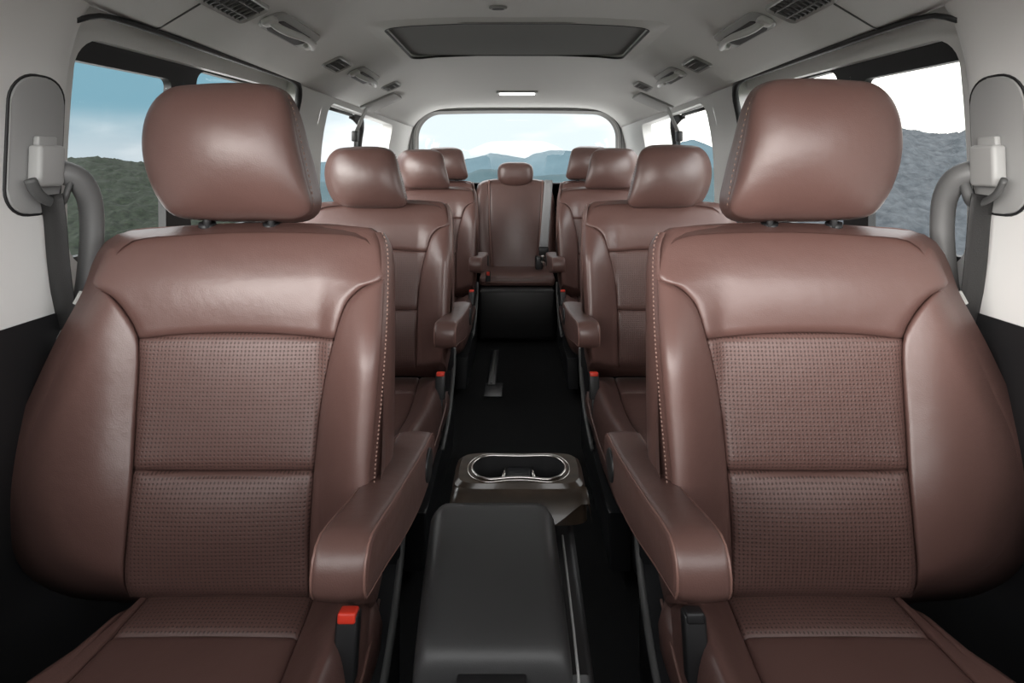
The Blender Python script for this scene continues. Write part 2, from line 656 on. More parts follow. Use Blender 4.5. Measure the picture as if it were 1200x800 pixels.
    for r in RR:
        row = []
        for q, y in fl:
            rc = min(r, 0.88)
            ph = dome(cq + (q - cq) * rc, cy + (y - cy) * rc)
            if r > rc:
                ph *= (1 - r) / (1 - rc)
            row.append(hp(cq + (q - cq) * r, cy + (y - cy) * r, 0.062 * max(0, ph) ** 0.5 + 0.008))
        loops.append(row)
    head = rings('headrest', loops, M['leather'], root, True, False)
    bloops = []
    for k in (0.0, 0.08, 0.2, 0.4, 0.6, 0.8, 1.0):
        g = 1.0 - (0.010 if k == 0 else 0)
        lpk = []
        for (q, y), (q2, y2) in zip(fl, bl):
            qq, yy = q + (q2 - q) * k, y + (y2 - y) * k
            v = hp(cq + (qq - cq) * g, cy + (yy - cy) * g, 0.008 - 0.063 * k)
            lpk.append(v)
        bloops.append(lpk)
    lc = sum(bloops[-1], Vector()) / n
    for k, dy in ((0.97, 0.014), (0.9, 0.026), (0.75, 0.036), (0.4, 0.044)):
        bloops.append([Vector((lc.x + (v.x - lc.x) * k, v.y + dy, lc.z + (v.z - lc.z) * k)) for v in bloops[6]])
    obj_band = rings('side_band', bloops, M['leather'], head, False, True)
    geos = []
    seam = [(606 - x, y) for x, y in ((337, 113), (343.5, 130), (352.5, 168), (361.5, 208), (367, 241))]
    path = cat_rom(seam, 40)
    for k in range(0, 39, 2):
        a = hp(path[k][0], path[k][1], -0.004) + Vector((-s * 0.002, -0.002, 0))
        c = hp(path[k + 1][0], path[k + 1][1], -0.004) + Vector((-s * 0.002, -0.002, 0))
        geos.append(tube_geo([a, c], 0.001, 5))
    multi('stitching', geos, M['stitch'], head)
    for px in (243, 318):
        tp = hp(606 - px, 240, -0.02)
        bt = hp(606 - px, 285, -0.035)
        tube('post', [tp, bt], 0.006, M['black'], head, 12)
        c0 = hp(606 - px, 257, -0.0255)
        tube('post_collar', [hp(606 - px, 261, -0.034), hp(606 - px, 269, -0.036)], 0.013, M['black'], head, 16)

    # seat cushion (plan space: x = distance outboard from the middle of the van, D = depth)
    def cm(x, D, off):
        u = x - 0.42
        z = -0.624 + 0.030 * smooth01((0.62 - D) / 0.34)
        z += (0.042 if u < 0 else 0.022) * smooth01((abs(u) - 0.125) / 0.075) * smooth01((0.86 - D) / 0.14)
        return Vector((s * (x + sh * 0.0012), D, EZ + z + off))
    li, lo = [(0.305, 0.30), (0.288, 0.45), (0.285, 0.60), (0.292, 0.74)], [(0.548, 0.30), (0.556, 0.45), (0.552, 0.60), (0.541, 0.74)]
    rear_i, rear_o = [(0.292, 0.74), (0.300, 0.86)], [(0.541, 0.74), (0.536, 0.86)]
    mid = [(0.292, 0.74), (0.42, 0.742), (0.541, 0.74)]
    cush_out = [(0.215, 0.86), (0.206, 0.74), (0.204, 0.60), (0.207, 0.45), (0.225, 0.31), (0.27, 0.285), (0.42, 0.275), (0.57, 0.285), (0.622, 0.32), (0.634, 0.45), (0.614, 0.60), (0.570, 0.74), (0.550, 0.86)]
    base_loop = cat_rom(cush_out, 60, True)

    def shell(k, zz):
        return [Vector((s * (0.42 + (x - 0.42) * k + sh * 0.0012), 0.58 + (D - 0.58) * k, EZ + zz)) for x, D in base_loop]
    cushion = rings('seat_cushion', [shell(0.94, -0.655), shell(0.985, -0.668), shell(1.0, -0.685), shell(0.99, -0.72), shell(0.95, -0.745), shell(0.6, -0.75)], M['leather'], root)
    patch('cushion_panel', mid, rear_o, [(0.300, 0.86), (0.42, 0.862), (0.536, 0.86)], rear_i, 30, 10, cm,
          {'b': (0.012, 0.006), 'l': (0.012, 0.007), 'r': (0.012, 0.007)}, M['perf'], cushion, 0.004, 'plan')
    patch('cushion_panel', [(0.305, 0.30), (0.42, 0.285), (0.548, 0.30)], lo, mid, li, 34, 40, cm,
          {'b': (0.07, 0.06), 't': (0.012, 0.006), 'l': (0.012, 0.007), 'r': (0.012, 0.007)}, M['leather'], cushion, 0.008)
    patch('cushion_bolster', [(0.225, 0.31), (0.26, 0.290), (0.305, 0.30)], li + rear_i[1:], [(0.215, 0.86), (0.25, 0.861), (0.300, 0.86)], list(reversed(cush_out[:5])), 24, 40, cm,
          {'l': (0.034, 0.085), 'r': (0.012, 0.007), 'b': (0.07, 0.06)}, M['leather'], cushion, 0.004)
    patch('cushion_bolster', [(0.548, 0.30), (0.58, 0.290), (0.622, 0.32)], list(reversed(cush_out[8:])), [(0.536, 0.86), (0.543, 0.861), (0.550, 0.86)], lo + rear_o[1:], 24, 40, cm,
          {'l': (0.012, 0.007), 'r': (0.030, 0.075), 'b': (0.07, 0.06)}, M['leather'], cushion, 0.004)
    # piping where the inboard bolster meets the skirt
    pp = [Vector((s * (x - 0.001 + sh * 0.0012), D, EZ - 0.672)) for x, D in cat_rom(cush_out[:6], 40)]
    tube('piping', pp, 0.0025, M['pipe'], cushion, 8)

    # base: pedestal and inboard side shield
    bm = bmesh.new()
    box_bm(*sorted((s * 0.27, s * 0.60)), 0.36, 0.84, 0.02, EZ - 0.74, 0.02, bm=bm)
    base = bm_obj('seat_base', bm, M['black'], root, True)
    ol = cat_rom([(0.98, EZ - 0.60), (1.0, EZ - 0.66), (0.95, EZ - 0.74), (0.86, EZ - 0.80), (0.70, EZ - 0.83), (0.52, EZ - 0.84), (0.40, EZ - 0.84)], 24)
    ol = [(a, z) for a, z in ol] + [(0.38, 0.03), (0.98, 0.03)]
    bm = prism_bm(ol, lambda a, z, c: Vector((s * (0.207 + sh * 0.0012 + c), a, z)), 0.050, 0.006)
    sd = bm_obj('side_shield', bm, M['satin'], base, True)

    st = [Vector((s * (0.207 + sh * 0.0012), a, z)) for a, z in ol[1:15]]
    tube('edge_strip', st, 0.0065, M['handle'], base, 8)

    # buckle
    b0 = Vector((s * (0.212 + sh * 0.0012), 0.70, EZ - 0.560))
    bm = bmesh.new()
    box_bm(-0.014, 0.014, -0.011, 0.011, -0.075, 0.0, 0.004, bm=bm)
    Rm = Matrix.Rotation(math.radians(-14), 4, 'X')
    bmesh.ops.transform(bm, matrix=Matrix.Translation(b0) @ Rm, verts=bm.verts)
    buck = bm_obj('belt_buckle', bm, M['black'], root, True)
    bm = bmesh.new()
    box_bm(-0.0115, 0.0115, -0.0130, 0.007, -0.010, 0.0030, 0.003, bm=bm)
    bmesh.ops.transform(bm, matrix=Matrix.Translation(b0) @ Rm, verts=bm.verts)
    rb = bm_obj('release_button', bm, M['red'] if s < 0 else M['black'], buck, True)
    bm = bmesh.new()
    box_bm(-0.008, 0.008, -0.006, 0.006, -0.20, -0.07, 0.002, bm=bm)
    bmesh.ops.transform(bm, matrix=Matrix.Translation(b0) @ Rm, verts=bm.verts)
    bm_obj('buckle_stalk', bm, M['black'], buck, True)

    # armrest
    prof = [(0.955, -0.462), (0.90, -0.456), (0.80, -0.438), (0.70, -0.418), (0.63, -0.402), (0.596, -0.399), (0.580, -0.412), (0.574, -0.435),
            (0.580, -0.455), (0.600, -0.462), (0.66, -0.478), (0.72, -0.497), (0.80, -0.519), (0.88, -0.533), (0.945, -0.533), (0.985, -0.515), (0.992, -0.488), (0.978, -0.467)]
    pl = cat_rom(prof, 60, True)

    def am(a, z, c):
        t = (a - 0.58) / 0.4
        x_in = 0.156 - 0.010 * t
        return Vector((s * (x_in + c + sh * 0.001), a, EZ + z))
    n_ = len(pl)
    ctr = (sum(a for a, z in pl) / n_, sum(z for a, z in pl) / n_)
    nor = []
    for k in range(n_):
        a0, a1 = pl[k - 1], pl[(k + 1) % n_]
        t = (a1[0] - a0[0], a1[1] - a0[1])
        L_ = math.hypot(*t)
        m_ = (-t[1] / L_, t[0] / L_)
        if (ctr[0] - pl[k][0]) * m_[0] + (ctr[1] - pl[k][1]) * m_[1] < 0:
            m_ = (-m_[0], -m_[1])
        nor.append(m_)
    r_, W_ = 0.011, 0.062

    def ring(c, inset):
        return [am(a + m_[0] * inset, z + m_[1] * inset, c) for (a, z), m_ in zip(pl, nor)]
    seq = [(-0.0006, 0.021), (0.0, 0.015)] + [(r_ * (1 - math.sin(t * PI / 12)), r_ * (1 - math.cos(t * PI / 12))) for t in range(6, -1, -1)]
    seq = seq + [(W_ / 2, -0.0015)] + [(W_ - c, i_) for c, i_ in reversed(seq)]
    arm = rings('armrest', [ring(c, i_) for c, i_ in seq], M['leather'], root)
    for c in (r_ * 0.2929, W_ - r_ * 0.2929):
        tube('piping', ring(c, r_ * 0.28), 0.0016, M['pipe'], arm, 6, closed=True)
    hc = am(0.925, -0.492, 0)
    bm = bmesh.new()
    oc = [(0.918 + 0.026 * math.cos(2 * PI * k / 28), -0.494 + 0.026 * math.sin(2 * PI * k / 28)) for k in range(28)]
    bm = prism_bm(oc, lambda a, z, c: am(a, z, c - 0.004), 0.008, 0.003)
    bm_obj('hinge_cap', bm, M['black'], arm, True)
    return root


def children(o):
    return [c for c in COL.objects if c.parent == o]


def copy_tree(o, parent=None):
    kids = children(o)
    c = o.copy()
    COL.objects.link(c)
    if parent:
        c.parent = parent
    for ch in kids:
        copy_tree(ch, c)
    return c


G_SEAT = 'brown leather seats of the van'
seatL = make_front_seat(-1, 'large brown leather front seat on the left, a red buckle button below its armrest', G_SEAT)
seatR = make_front_seat(1, 'large brown leather front seat on the right, no red button below its armrest', G_SEAT)


def base_name(o):
    return o.name.split('.')[0]


def row_seat(src, s, dx, dy, label, tilt=0.0, arm=True, buckle=True, hs=0.93, sx=1.0, drop=0.0, sz=1.0, low=0.0, hx=0.008):
    c = copy_tree(src)
    c.location = Vector(src.location) + Vector((s * dx, dy, 0))
    c['label'] = label
    c.scale.x = sx
    c.scale.z = sz
    for k in list(children(c)):
        nm = base_name(k)
        if nm == 'armrest':
            if not arm:
                kill(k); continue
            piv = Vector((s * 0.15, 0.94, EZ - 0.505)) - Vector(src['_w'])
            k.matrix_local = Matrix.Translation(piv) @ Matrix.Rotation(math.radians(tilt), 4, 'X') @ Matrix.Scale(0.96, 4, (0, 1, 0)) @ Matrix.Scale(1.12, 4, (0, 0, 1)) @ Matrix.Translation(-piv)
        elif nm == 'headrest':
            piv = Vector((s * 0.455, 0.86, EZ - 0.085)) - Vector(src['_w'])
            k.matrix_local = Matrix.Translation(piv + Vector((s * hx / sx, 0, -drop))) @ Matrix.Scale(hs, 4) @ Matrix.Scale(1 / sx, 4, (1, 0, 0)) @ Matrix.Translation(-piv)
        elif nm == 'seat_cushion':
            k.location = Vector(k.location) + Vector((0, 0, -low))
        elif nm == 'belt_buckle':
            if not buckle:
                kill(k); continue
            k.location = Vector(k.location) + Vector((s * 0.0, 0.0, -0.045))
            for r in children(k):
                if base_name(r) == 'release_button':
                    r.data = red_mesh
    return c


def kill(o):
    for k in children(o):
        kill(k)
    bpy.data.objects.remove(o)


red_mesh = None
for k in children(seatL):
    if base_name(k) == 'belt_buckle':
        for r in children(k):
            if base_name(r) == 'release_button':
                red_L = r.data
for k in children(seatR):
    if base_name(k) == 'belt_buckle':
        for r in children(k):
            if base_name(r) == 'release_button':
                red_R = r.data.copy()
                red_R.materials.clear()
                red_R.materials.append(M['red'])

for src, s, side, rm in ((seatL, -1, 'left', red_L), (seatR, 1, 'right', red_R)):
    red_mesh = rm
    dx = 0.024 if s < 0 else 0.015
    row_seat(src, s, dx, 0.95, 'brown leather seat directly behind the large front seat on the %s' % side, 7.0, drop=0.035, sx=1.045, sz=0.98, low=0.058)
    row_seat(src, s, dx - .006, 2.04, 'brown leather seat third from the front in the %s file' % side, 7.0, hs=0.95, drop=0.02, sx=1.03, sz=0.985, low=0.05)
    row_seat(src, s, 0.038 if s < 0 else 0.026, 2.82, 'brown leather seat at the very back on the %s, mostly hidden' % side, 0, False, False, hs=0.96, sx=0.79, hx=-0.03)

# ------------------------------------------------------------------ rear middle seat
def make_middle_seat():
    D0 = 3.60
    root = thing('middle_seat', 'narrow brown leather middle seat at the very back with a low small headrest', 'seat', (0.0, 3.4, 0.0), G_SEAT)

    def mm(px, py, off):
        return P(px, py, D0 + 0.10 * (py - 320) / -110 - off)
    sil = [(558, 318), (557, 270), (558, 232), (560, 216), (570, 211), (606, 209.5), (634, 211), (644, 216), (648, 232), (649, 270), (649, 318)]
    lp = cat_rom(sil, 60, True)
    l0 = [mm(x, y, -0.01) for x, y in [((x - 603) * .96 + 603, (y - 265) * .97 + 265) for x, y in lp]]
    l1 = [mm(x, y, -0.04) for x, y in lp]
    cen = sum(l1, Vector()) / len(l1)
    l2 = [Vector((cen.x + (v.x - cen.x) * .97, v.y + 0.06, cen.z + (v.z - cen.z) * .97)) for v in l1]
    l3 = [Vector((cen.x + (v.x - cen.x) * .6, v.y + 0.08, cen.z + (v.z - cen.z) * .6)) for v in l1]
    back = rings('backrest', [l0, l1, l2, l3], M['leather'], root)
    lft, rgt = [(577, 318), (574, 270), (573, 211)], [(630, 318), (633, 270), (636, 211)]
    patch('center_panel', [(577, 318), (603, 319), (630, 318)], rgt, [(573, 211), (606, 209.5), (636, 211)], lft, 24, 24, mm,
          {'b': (4, .02), 't': (6, .04), 'l': (2.5, .008), 'r': (2.5, .008)}, M['leather'], back, .02)
    patch('side_bolster', [(556, 318), (566, 318.5), (577, 318)], lft, [(560, 217), (566, 213), (573, 211)], [(556, 318), (554, 270), (556, 232), (560, 217)], 16, 24, mm,
          {'b': (4, .02), 't': (4, .03), 'l': (7, .05), 'r': (2.5, .008)}, M['leather'], back, .02)
    patch('side_bolster', [(630, 318), (640, 318.5), (650, 318)], [(650, 318), (651, 270), (649, 232), (644, 217)], [(636, 211), (640, 213), (644, 217)], rgt, 16, 24, mm,
          {'b': (4, .02), 't': (4, .03), 'l': (2.5, .008), 'r': (7, .05)}, M['leather'], back, .02)
    for c in (lft, rgt):
        tube('piping', [mm(x, y, .004) for x, y in cat_rom(c, 24)], 0.005, M['pipe'], back, 6)
    hl = cat_rom([(583, 203), (585, 194), (592, 190.5), (604, 190), (616, 190.5), (623, 194), (625, 203), (623, 212), (616, 216.5), (604, 218), (592, 216.5), (585, 212)], 48, True)
    DH = D0 + 0.10
    loops = []
    for r in (.05, .3, .55, .75, .88, .96, 1.0):
        loops.append([P(604 + (x - 604) * r, 204 + (y - 204) * r, DH - .05 * math.sqrt(max(0, 1 - r ** 3))) for x, y in hl])
    for r, d in ((1.0, .05), (.95, .08), (.8, .095), (.3, .1)):
        loops.append([P(604 + (x - 604) * r, 204 + (y - 204) * r, DH + d) for x, y in hl])
    h = rings('headrest', loops, M['leather'], root)
    for px in (597, 611):
        tube('post', [P(px, 213, DH + .04), P(px, 226, DH + .05)], 0.007, M['black'], h, 10)
    # cushion
    bm = box_bm(-0.222, 0.222, 3.23, 3.58, EZ - 0.700, EZ - 0.642, 0.022, 4)
    cu = bm_obj('seat_cushion', bm, M['leather'], root, True)
    tube('piping', [Vector((x, 3.2285, EZ - .674)) for x in (-.195, 0, .195)], .003, M['pipe'], cu, 6)
    # moulded bench base below the cushion
    bm = box_bm(-0.218, 0.218, 3.14, 3.60, 0.015, EZ - 0.702, 0.02)
    bm_obj('bench_base', bm, M['black'], root, True)
    # buckle beside the cushion, its red button
    for px, py in ((572, 320),):
        c = P(px, py, 3.24)
        bm = box_bm(c.x - .014, c.x + .014, c.y - .012, c.y + .012, c.z - .06, c.z + .012, .004)
        bk = bm_obj('belt_buckle', bm, M['black'], root, True)
        bm = box_bm(c.x - .009, c.x + .009, c.y - .016, c.y - .006, c.z - .012, c.z + .01, .003)
        bm_obj('release_button', bm, M['red'], bk, True)
    return root


make_middle_seat()

# ------------------------------------------------------------------ belts
def strap_geo(path, width, th=0.0016, across=(1, 0, 0)):
    path = [Vector(p) for p in path]
    vs, fs = [], []
    n = len(path)
    for i, p in enumerate(path):
        d = (path[min(i + 1, n - 1)] - path[max(i - 1, 0)]).normalized()
        a = Vector(across)
        a = (a - d * a.dot(d)).normalized()
        nn = d.cross(a)
        cross = [(-.5, 0.5), (-.25, 1.3), (0, 1.0), (.25, 1.3), (.5, .5), (.5, -.5), (0, -1), (-.5, -.5)]
        for u, w in cross:
            vs.append(p + a * (u * width) + nn * (w * th))
    m = 8
    for i in range(n - 1):
        for k in range(m):
            fs.append((i * m + k, i * m + (k + 1) % m, (i + 1) * m + (k + 1) % m, (i + 1) * m + k))
    fs += [tuple(reversed(range(m))), tuple((n - 1) * m + k for k in range(m))]
    return vs, fs


def rear_belt():
    root = thing('seat_belt', 'grey seat belt hanging with its buckle tongue beside the narrow middle seat', 'seat belt', P(639, 296, 3.42), 'seat belts')
    a, b_ = P(643, 211, 3.60), P(637, 290, 3.40)
    strap = multi('strap', [strap_geo([a.lerp(b_, k / 12) + Vector((0, -.01 * math.sin(PI * k / 12), 0)) for k in range(13)], .052)], M['gweb'], root)
    c = P(637, 293, 3.39)
    bm = box_bm(c.x - .03, c.x + .03, c.y - .012, c.y + .012, c.z - .03, c.z + .02, .006)
    bm_obj('latch_tongue', bm, M['black'], root, True)
    bm = box_bm(c.x - .018, c.x + .018, c.y - .004, c.y + .004, c.z - .075, c.z - .02, .002)
    bm_obj('latch_plate', bm, M['chrome'], root, True)
    bm = box_bm(c.x - .05, c.x - .005, c.y - .0, c.y + .05, c.z - .12, c.z - .04, .008)
    bm_obj('belt_buckle', bm, M['black'], root, True)


rear_belt()

# ------------------------------------------------------------------ body shell
XW = [(-1.0, 0.775), (-0.2, 0.785), (0.05, 0.778), (0.15, 0.765), (0.22, 0.75), (0.275, 0.735), (0.32, 0.72)]


def xw(z):
    return lerp_tab(XW, z)


def xdoor(z):
    return lerp_tab([(-1, .80), (0.0, .812), (.1, .806), (.2, .797), (.3, .785)], z)


def match_loops(inner, outer_rect, n_rect=None):
    """for each point of inner loop, the point of the rectangle outline in the same direction"""
    x0, x1, y0, y1 = outer_rect
    xs = [p[0] for p in inner]; ys = [p[1] for p in inner]
    ix0, ix1, iy0, iy1 = min(xs), max(xs), min(ys), max(ys)
    cx, cy = (ix0 + ix1) / 2, (iy0 + iy1) / 2
    out = []
    for x, y in inner:
        u = (x - cx) / ((ix1 - ix0) / 2)
        v = (y - cy) / ((iy1 - iy0) / 2)
        m = max(abs(u), abs(v), 1e-6)
        u, v = u / m, v / m
        ox = x0 + (x1 - x0) * (u + 1) / 2
        oy = y0 + (y1 - y0) * (v + 1) / 2
        out.append((ox, oy))
    return out


def ring_geo(mapf, loopA, loopB, offA=0.0, offB=0.0, steps=6):
    """surface between two matched closed loops"""
    n = len(loopA)
    vs, fs = [], []
    for k in range(steps + 1):
        t = k / steps
        for (a, c), (a2, c2) in zip(loopA, loopB):
            vs.append(mapf(a + (a2 - a) * t, c + (c2 - c) * t, offA + (offB - offA) * t))
    for k in range(steps):
        for i in range(n):
            j = (i + 1) % n
            fs.append((k * n + i, k * n + j, (k + 1) * n + j, (k + 1) * n + i))
    return vs, fs


def sheet_geo(mapf, d0, d1, z0, z1, nd=8, nz=14):
    vs, fs = [], []
    for i in range(nd + 1):
        for j in range(nz + 1):
            vs.append(mapf(d0 + (d1 - d0) * i / nd, z0 + (z1 - z0) * j / nz, 0))
    for i in range(nd):
        for j in range(nz):
            a = i * (nz + 1) + j
            fs.append((a, a + 1, a + nz + 2, a + nz + 1))
    return vs, fs


def loop_dz(pts, n=12):
    return pts


def side(s, nm):
    wm = lambda D, z, off: Vector((s * (xw(z) + off), D, EZ + z))
    dm = lambda D, z, off: Vector((s * (xdoor(z) + off), D, EZ + z))
    # apertures (D, z), rounded
    def aper(d0, d1, z0, z1a, z1b, r):
        lp = rrect(d0, d1, 0, 1, r, 7)
        out = []
        H = ((z1a + z1b) / 2 - z0)
        lp = rrect(d0, d1, 0, H, r, 7)
        for d, h in lp:
            top = z1a + (z1b - z1a) * (d - d0) / (d1 - d0)
            out.append((d, z0 + h * (top - z0) / H))
        # subdivide straight runs
        res = []
        for i, p in enumerate(out):
            q = out[(i + 1) % len(out)]
            m = max(1, int(math.dist(p, q) / 0.06))
            for k in range(m):
                res.append((p[0] + (q[0] - p[0]) * k / m, p[1] + (q[1] - p[1]) * k / m))
        return res
    door_ap = aper(1.0, 1.97, -0.19, 0.238, 0.262, 0.06)
    quart_ap = aper(2.2, 3.33, -0.17, 0.255, 0.248, 0.055)
    LOW = -0.30
    light, dark = [], []
    # C pillar, quarter cell and D pillar (light above, black below)
    rect = (2.12, 3.42, LOW, 0.32)
    light.append(ring_geo(wm, quart_ap, match_loops(quart_ap, rect), 0, 0, 5))
    light.append(ring_geo(wm, quart_ap, quart_ap, 0, 0.055, 2))
    light.append(sheet_geo(wm, 1.90, 2.12, LOW, 0.34))
    light.append(sheet_geo(wm, 3.42, 3.98, LOW, 0.34))
    # turned-in front edge of the C pillar
    light.append(sheet_geo(lambda D, z, o: Vector((s * (xw(z) + (D)), 1.90, EZ + z)), 0.0, 0.09, LOW, 0.30, 2, 12))
    wall = multi('wall_' + nm, light, M['trim'], None, True, 'structure')
    dark.append(sheet_geo(lambda D, z, o: Vector((s * (xw(z) - 0.004), D, EZ + z)), 1.88, 3.98, -1.0, LOW + .005, 8, 4))
    dark.append(sheet_geo(lambda D, z, o: Vector((s * (xw(z) - 0.012), D, EZ + z)), 0.40, 0.985, -1.0, -0.245, 8, 4))
    dark.append(sheet_geo(lambda D, z, o: Vector((s * (xw(z) - 0.0), D, EZ + z)), -0.75, 0.42, -1.0, -0.16, 8, 4))
    dark.append(sheet_geo(dm, 0.93, 1.99, -1.0, -0.28, 6, 4))
    multi('trim_' + ('1' if s < 0 else '2'), dark, M['black'], None, True, 'structure')

    # sliding door panel with its window opening
    door = [ring_geo(dm, door_ap, match_loops(door_ap, (0.93, 2.03, -0.30, 0.36)), 0, 0, 5), ring_geo(dm, door_ap, door_ap, 0, 0.02, 2)]
    d = multi('door_' + ('1' if s < 0 else '2'), door, M['trim'], None, True, 'structure')
    # window: black frame, divider, panes
    w = bpy.data.objects.new('window_' + ('1' if s < 0 else '2'), None)
    COL.objects.link(w); w['kind'] = 'structure'; w['_w'] = [0, 0, 0]
    o2 = lambda D, z, off: Vector((s * (xdoor(min(z, .3)) + 0.022 + off), D, EZ + z))
    front_ap = aper(1.0, 1.315, -0.17, 0.196, 0.206, 0.02)
    rear_ap = aper(1.415, 1.93, -0.17, 0.245, 0.253, 0.03)
    fr = [ring_geo(o2, front_ap, match_loops(front_ap, (0.96, 1.36, -0.24, 0.30)), 0, 0, 1), ring_geo(o2, front_ap, front_ap, 0, 0.018, 1),
          ring_geo(o2, rear_ap, match_loops(rear_ap, (1.36, 2.01, -0.24, 0.30)), 0, 0, 1), ring_geo(o2, rear_ap, rear_ap, 0, 0.018, 1)]
    multi('window_frame', fr, M['rubber'], w)
    for ap in (front_ap, rear_ap):
        vs = [o2(D, z, 0.012) for D, z in ap]
        obj('pane', vs, [tuple(range(len(vs)))], M['glass'], w, False)
    # quarter window
    w2 = bpy.data.objects.new('window_' + ('3' if s < 0 else '4'), None)
    COL.objects.link(w2); w2['kind'] = 'structure'; w2['_w'] = [0, 0, 0]
    o3 = lambda D, z, off: Vector((s * (xw(z) + 0.058 + off), D, EZ + z))
    vs = [o3(D, z, 0) for D, z in quart_ap]
    obj('pane', vs, [tuple(range(len(vs)))], M['glass'], w2, False)
    bm = bmesh.new()
    vs, fs = sheet_geo(lambda D, z, o: Vector((s * (xw(z) + .050), D, EZ + z)), 2.80, 2.96, -.2, .235, 3, 10)
    va, fa = [], []
    bar = cat_rom([(2.62, .236), (2.74, .234), (2.82, .222), (2.855, .19), (2.865, .1), (2.865, 0), (2.865, -.2)], 40)
    pth = [Vector((s * (xw(z) + .045), D, EZ + z)) for D, z in bar]
    vs, fs = tube_geo(pth, lambda t: .010 + .020 * smooth01(t / .3), 12, 0.35, up=(0, 1, 0.0001))
    obj('window_frame', vs, fs, M['rubber'], w2)
    top_bar = [Vector((s * (xw(.245) + .04), D, EZ + .243)) for D in (2.22, 2.4, 2.62)]
    tube('window_frame', top_bar, 0.008, M['rubber'], w2, 8)

    # B pillar: moulded post with a turned rear edge
    prof_D = [(-0.0, 0.35), (0.0, 0.60), (0.0, 0.80), (0.0, 0.90), (0.001, 0.93), (0.006, 0.945), (0.016, 0.955), (0.035, 0.965), (0.06, 0.985), (0.075, 1.0)]
    XB = [(-.26, .775), (0.0, .772), (.1, .767), (.18, .757), (.235, .742), (.275, .722), (.30, .70)]
    zs = [-.27 + .57 * k / 24 for k in range(25)]
    vs, fs = [], []
    for z in zs:
        for o, D in prof_D:
            k = smooth01((z - .12) / .16)
            vs.append(Vector((s * (lerp_tab(XB, z) + o * (1 - .0 * k)), D, EZ + z)))
    m = len(prof_D)
    for j in range(len(zs) - 1):
        for i in range(m - 1):
            a = j * m + i
            fs.append((a, a + 1, a + m + 1, a + m))
    obj('trim_' + ('3' if s < 0 else '4'), vs, fs, M['trim'], None, True, kind='structure')
    # weatherstrip round the door opening
    seal = [(0.93, .245, .738), (.965, .262, .730), (1.05, .270, .728), (1.3, .277, .7275), (1.6, .281, .727), (1.78, .282, .727), (1.85, .270, .731), (1.885, .235, .742), (1.895, .18, .757), (1.9, .1, .771), (1.9, -.1, .782), (1.9, -.3, .785)]
    pth = [Vector((s * x, D, EZ + z)) for D, z, x in cat_rom(seal, 70)]
    tube('trim_' + ('5' if s < 0 else '6'), pth, lambda t: 0.005 + 0.006 * smooth01(t / .25), M['rubber'], None, 10, kind='structure')


side(-1, 'left')
side(1, 'right')

# headliner
PROF_F = [(0.0, .42), (.15, .42), (.30, .414), (.41, .403), (.50, .376), (.58, .340), (.65, .306), (.705, .281), (.728, .272), (.74, .30), (.80, .34), (.86, .35)]
PROF_R = [(0.0, .415), (.15, .415), (.30, .414), (.45, .410), (.56, .398), (.63, .372), (.68, .338), (.72, .296), (.737, .270), (.75, .30), (.80, .34), (.86, .35)]
SR = (1.59, 2.07, 0.40)     # sunroof opening: D from, D to, half width


def ceil_z(x, D):
    k = smooth01((D - 2.3) / 1.2)
    za = lerp_tab(PROF_F, abs(x))
    zb = lerp_tab(PROF_R, abs(x))
    fr = 0.045 * smooth01((0.9 - D) / 0.8)
    return za + (zb - za) * k - fr


def headliner():
    cf, cr = Curve2(PROF_F), Curve2(PROF_R)
    us = [k / 40 for k in range(41)]
    Ds = [-0.2, 0.0, .2, .35, .5, .65, .8, .95, 1.1, 1.25, 1.4, 1.5, SR[0], 1.7, 1.83, 1.95, SR[1], 2.15, 2.3, 2.5, 2.7, 2.9, 3.1, 3.3, 3.5, 3.7, 3.85, 3.98]
    xcol = []
    # make one column fall exactly on the sunroof edge
    base = [cf(u)[0] for u in us]
    ie = min(range(41), key=lambda i: abs(base[i] - SR[2]))
    vs, fs, idx = [], [], {}
    for a, D in enumerate(Ds):
        k = smooth01((D - 2.3) / 1.2)
        fr = 0.045 * smooth01((0.9 - D) / 0.8)
        for i in range(-40, 41):
            u = us[abs(i)]
            pf, pr = cf(u), cr(u)
            x = pf[0] + (pr[0] - pf[0]) * k
            z = pf[1] + (pr[1] - pf[1]) * k - fr
            if abs(i) == ie and D < 2.3:
                x = SR[2]
            idx[a, i] = len(vs)
            vs.append(Vector(((1 if i >= 0 else -1) * x, D, EZ + z)))
    for a in range(len(Ds) - 1):
        for i in range(-40, 40):
            if SR[0] - 1e-6 <= Ds[a] and Ds[a + 1] <= SR[1] + 1e-6 and -ie <= i < ie:
                continue
            fs.append((idx[a, i], idx[a, i + 1], idx[a + 1, i + 1], idx[a + 1, i]))
    obj('ceiling', vs, fs, M['liner'], None, True, kind='structure')


headliner()
pth = []
for k in range(-36, 37):
    x = .72 * k / 36
    pth.append(Vector((x, 1.06 + .05 * abs(x / .72) ** 4, EZ + ceil_z(x, 1.08) - .0005)))
tube('trim_7', pth, .0022, M['dark'], None, 6, kind='structure')

# floor, unseen dashboard block added to keep light off the lower seats
bm = box_bm(-.84, .84, -.8, 3.98, -.03, 0.0)
bm_obj('floor', bm, M['carpet'], None, False, 'structure')
bm = box_bm(-.84, .84, -.80, -.14, -.03, .83, .08, 4)
bm_obj('wall_front', bm, M['black'], None, True, 'structure')


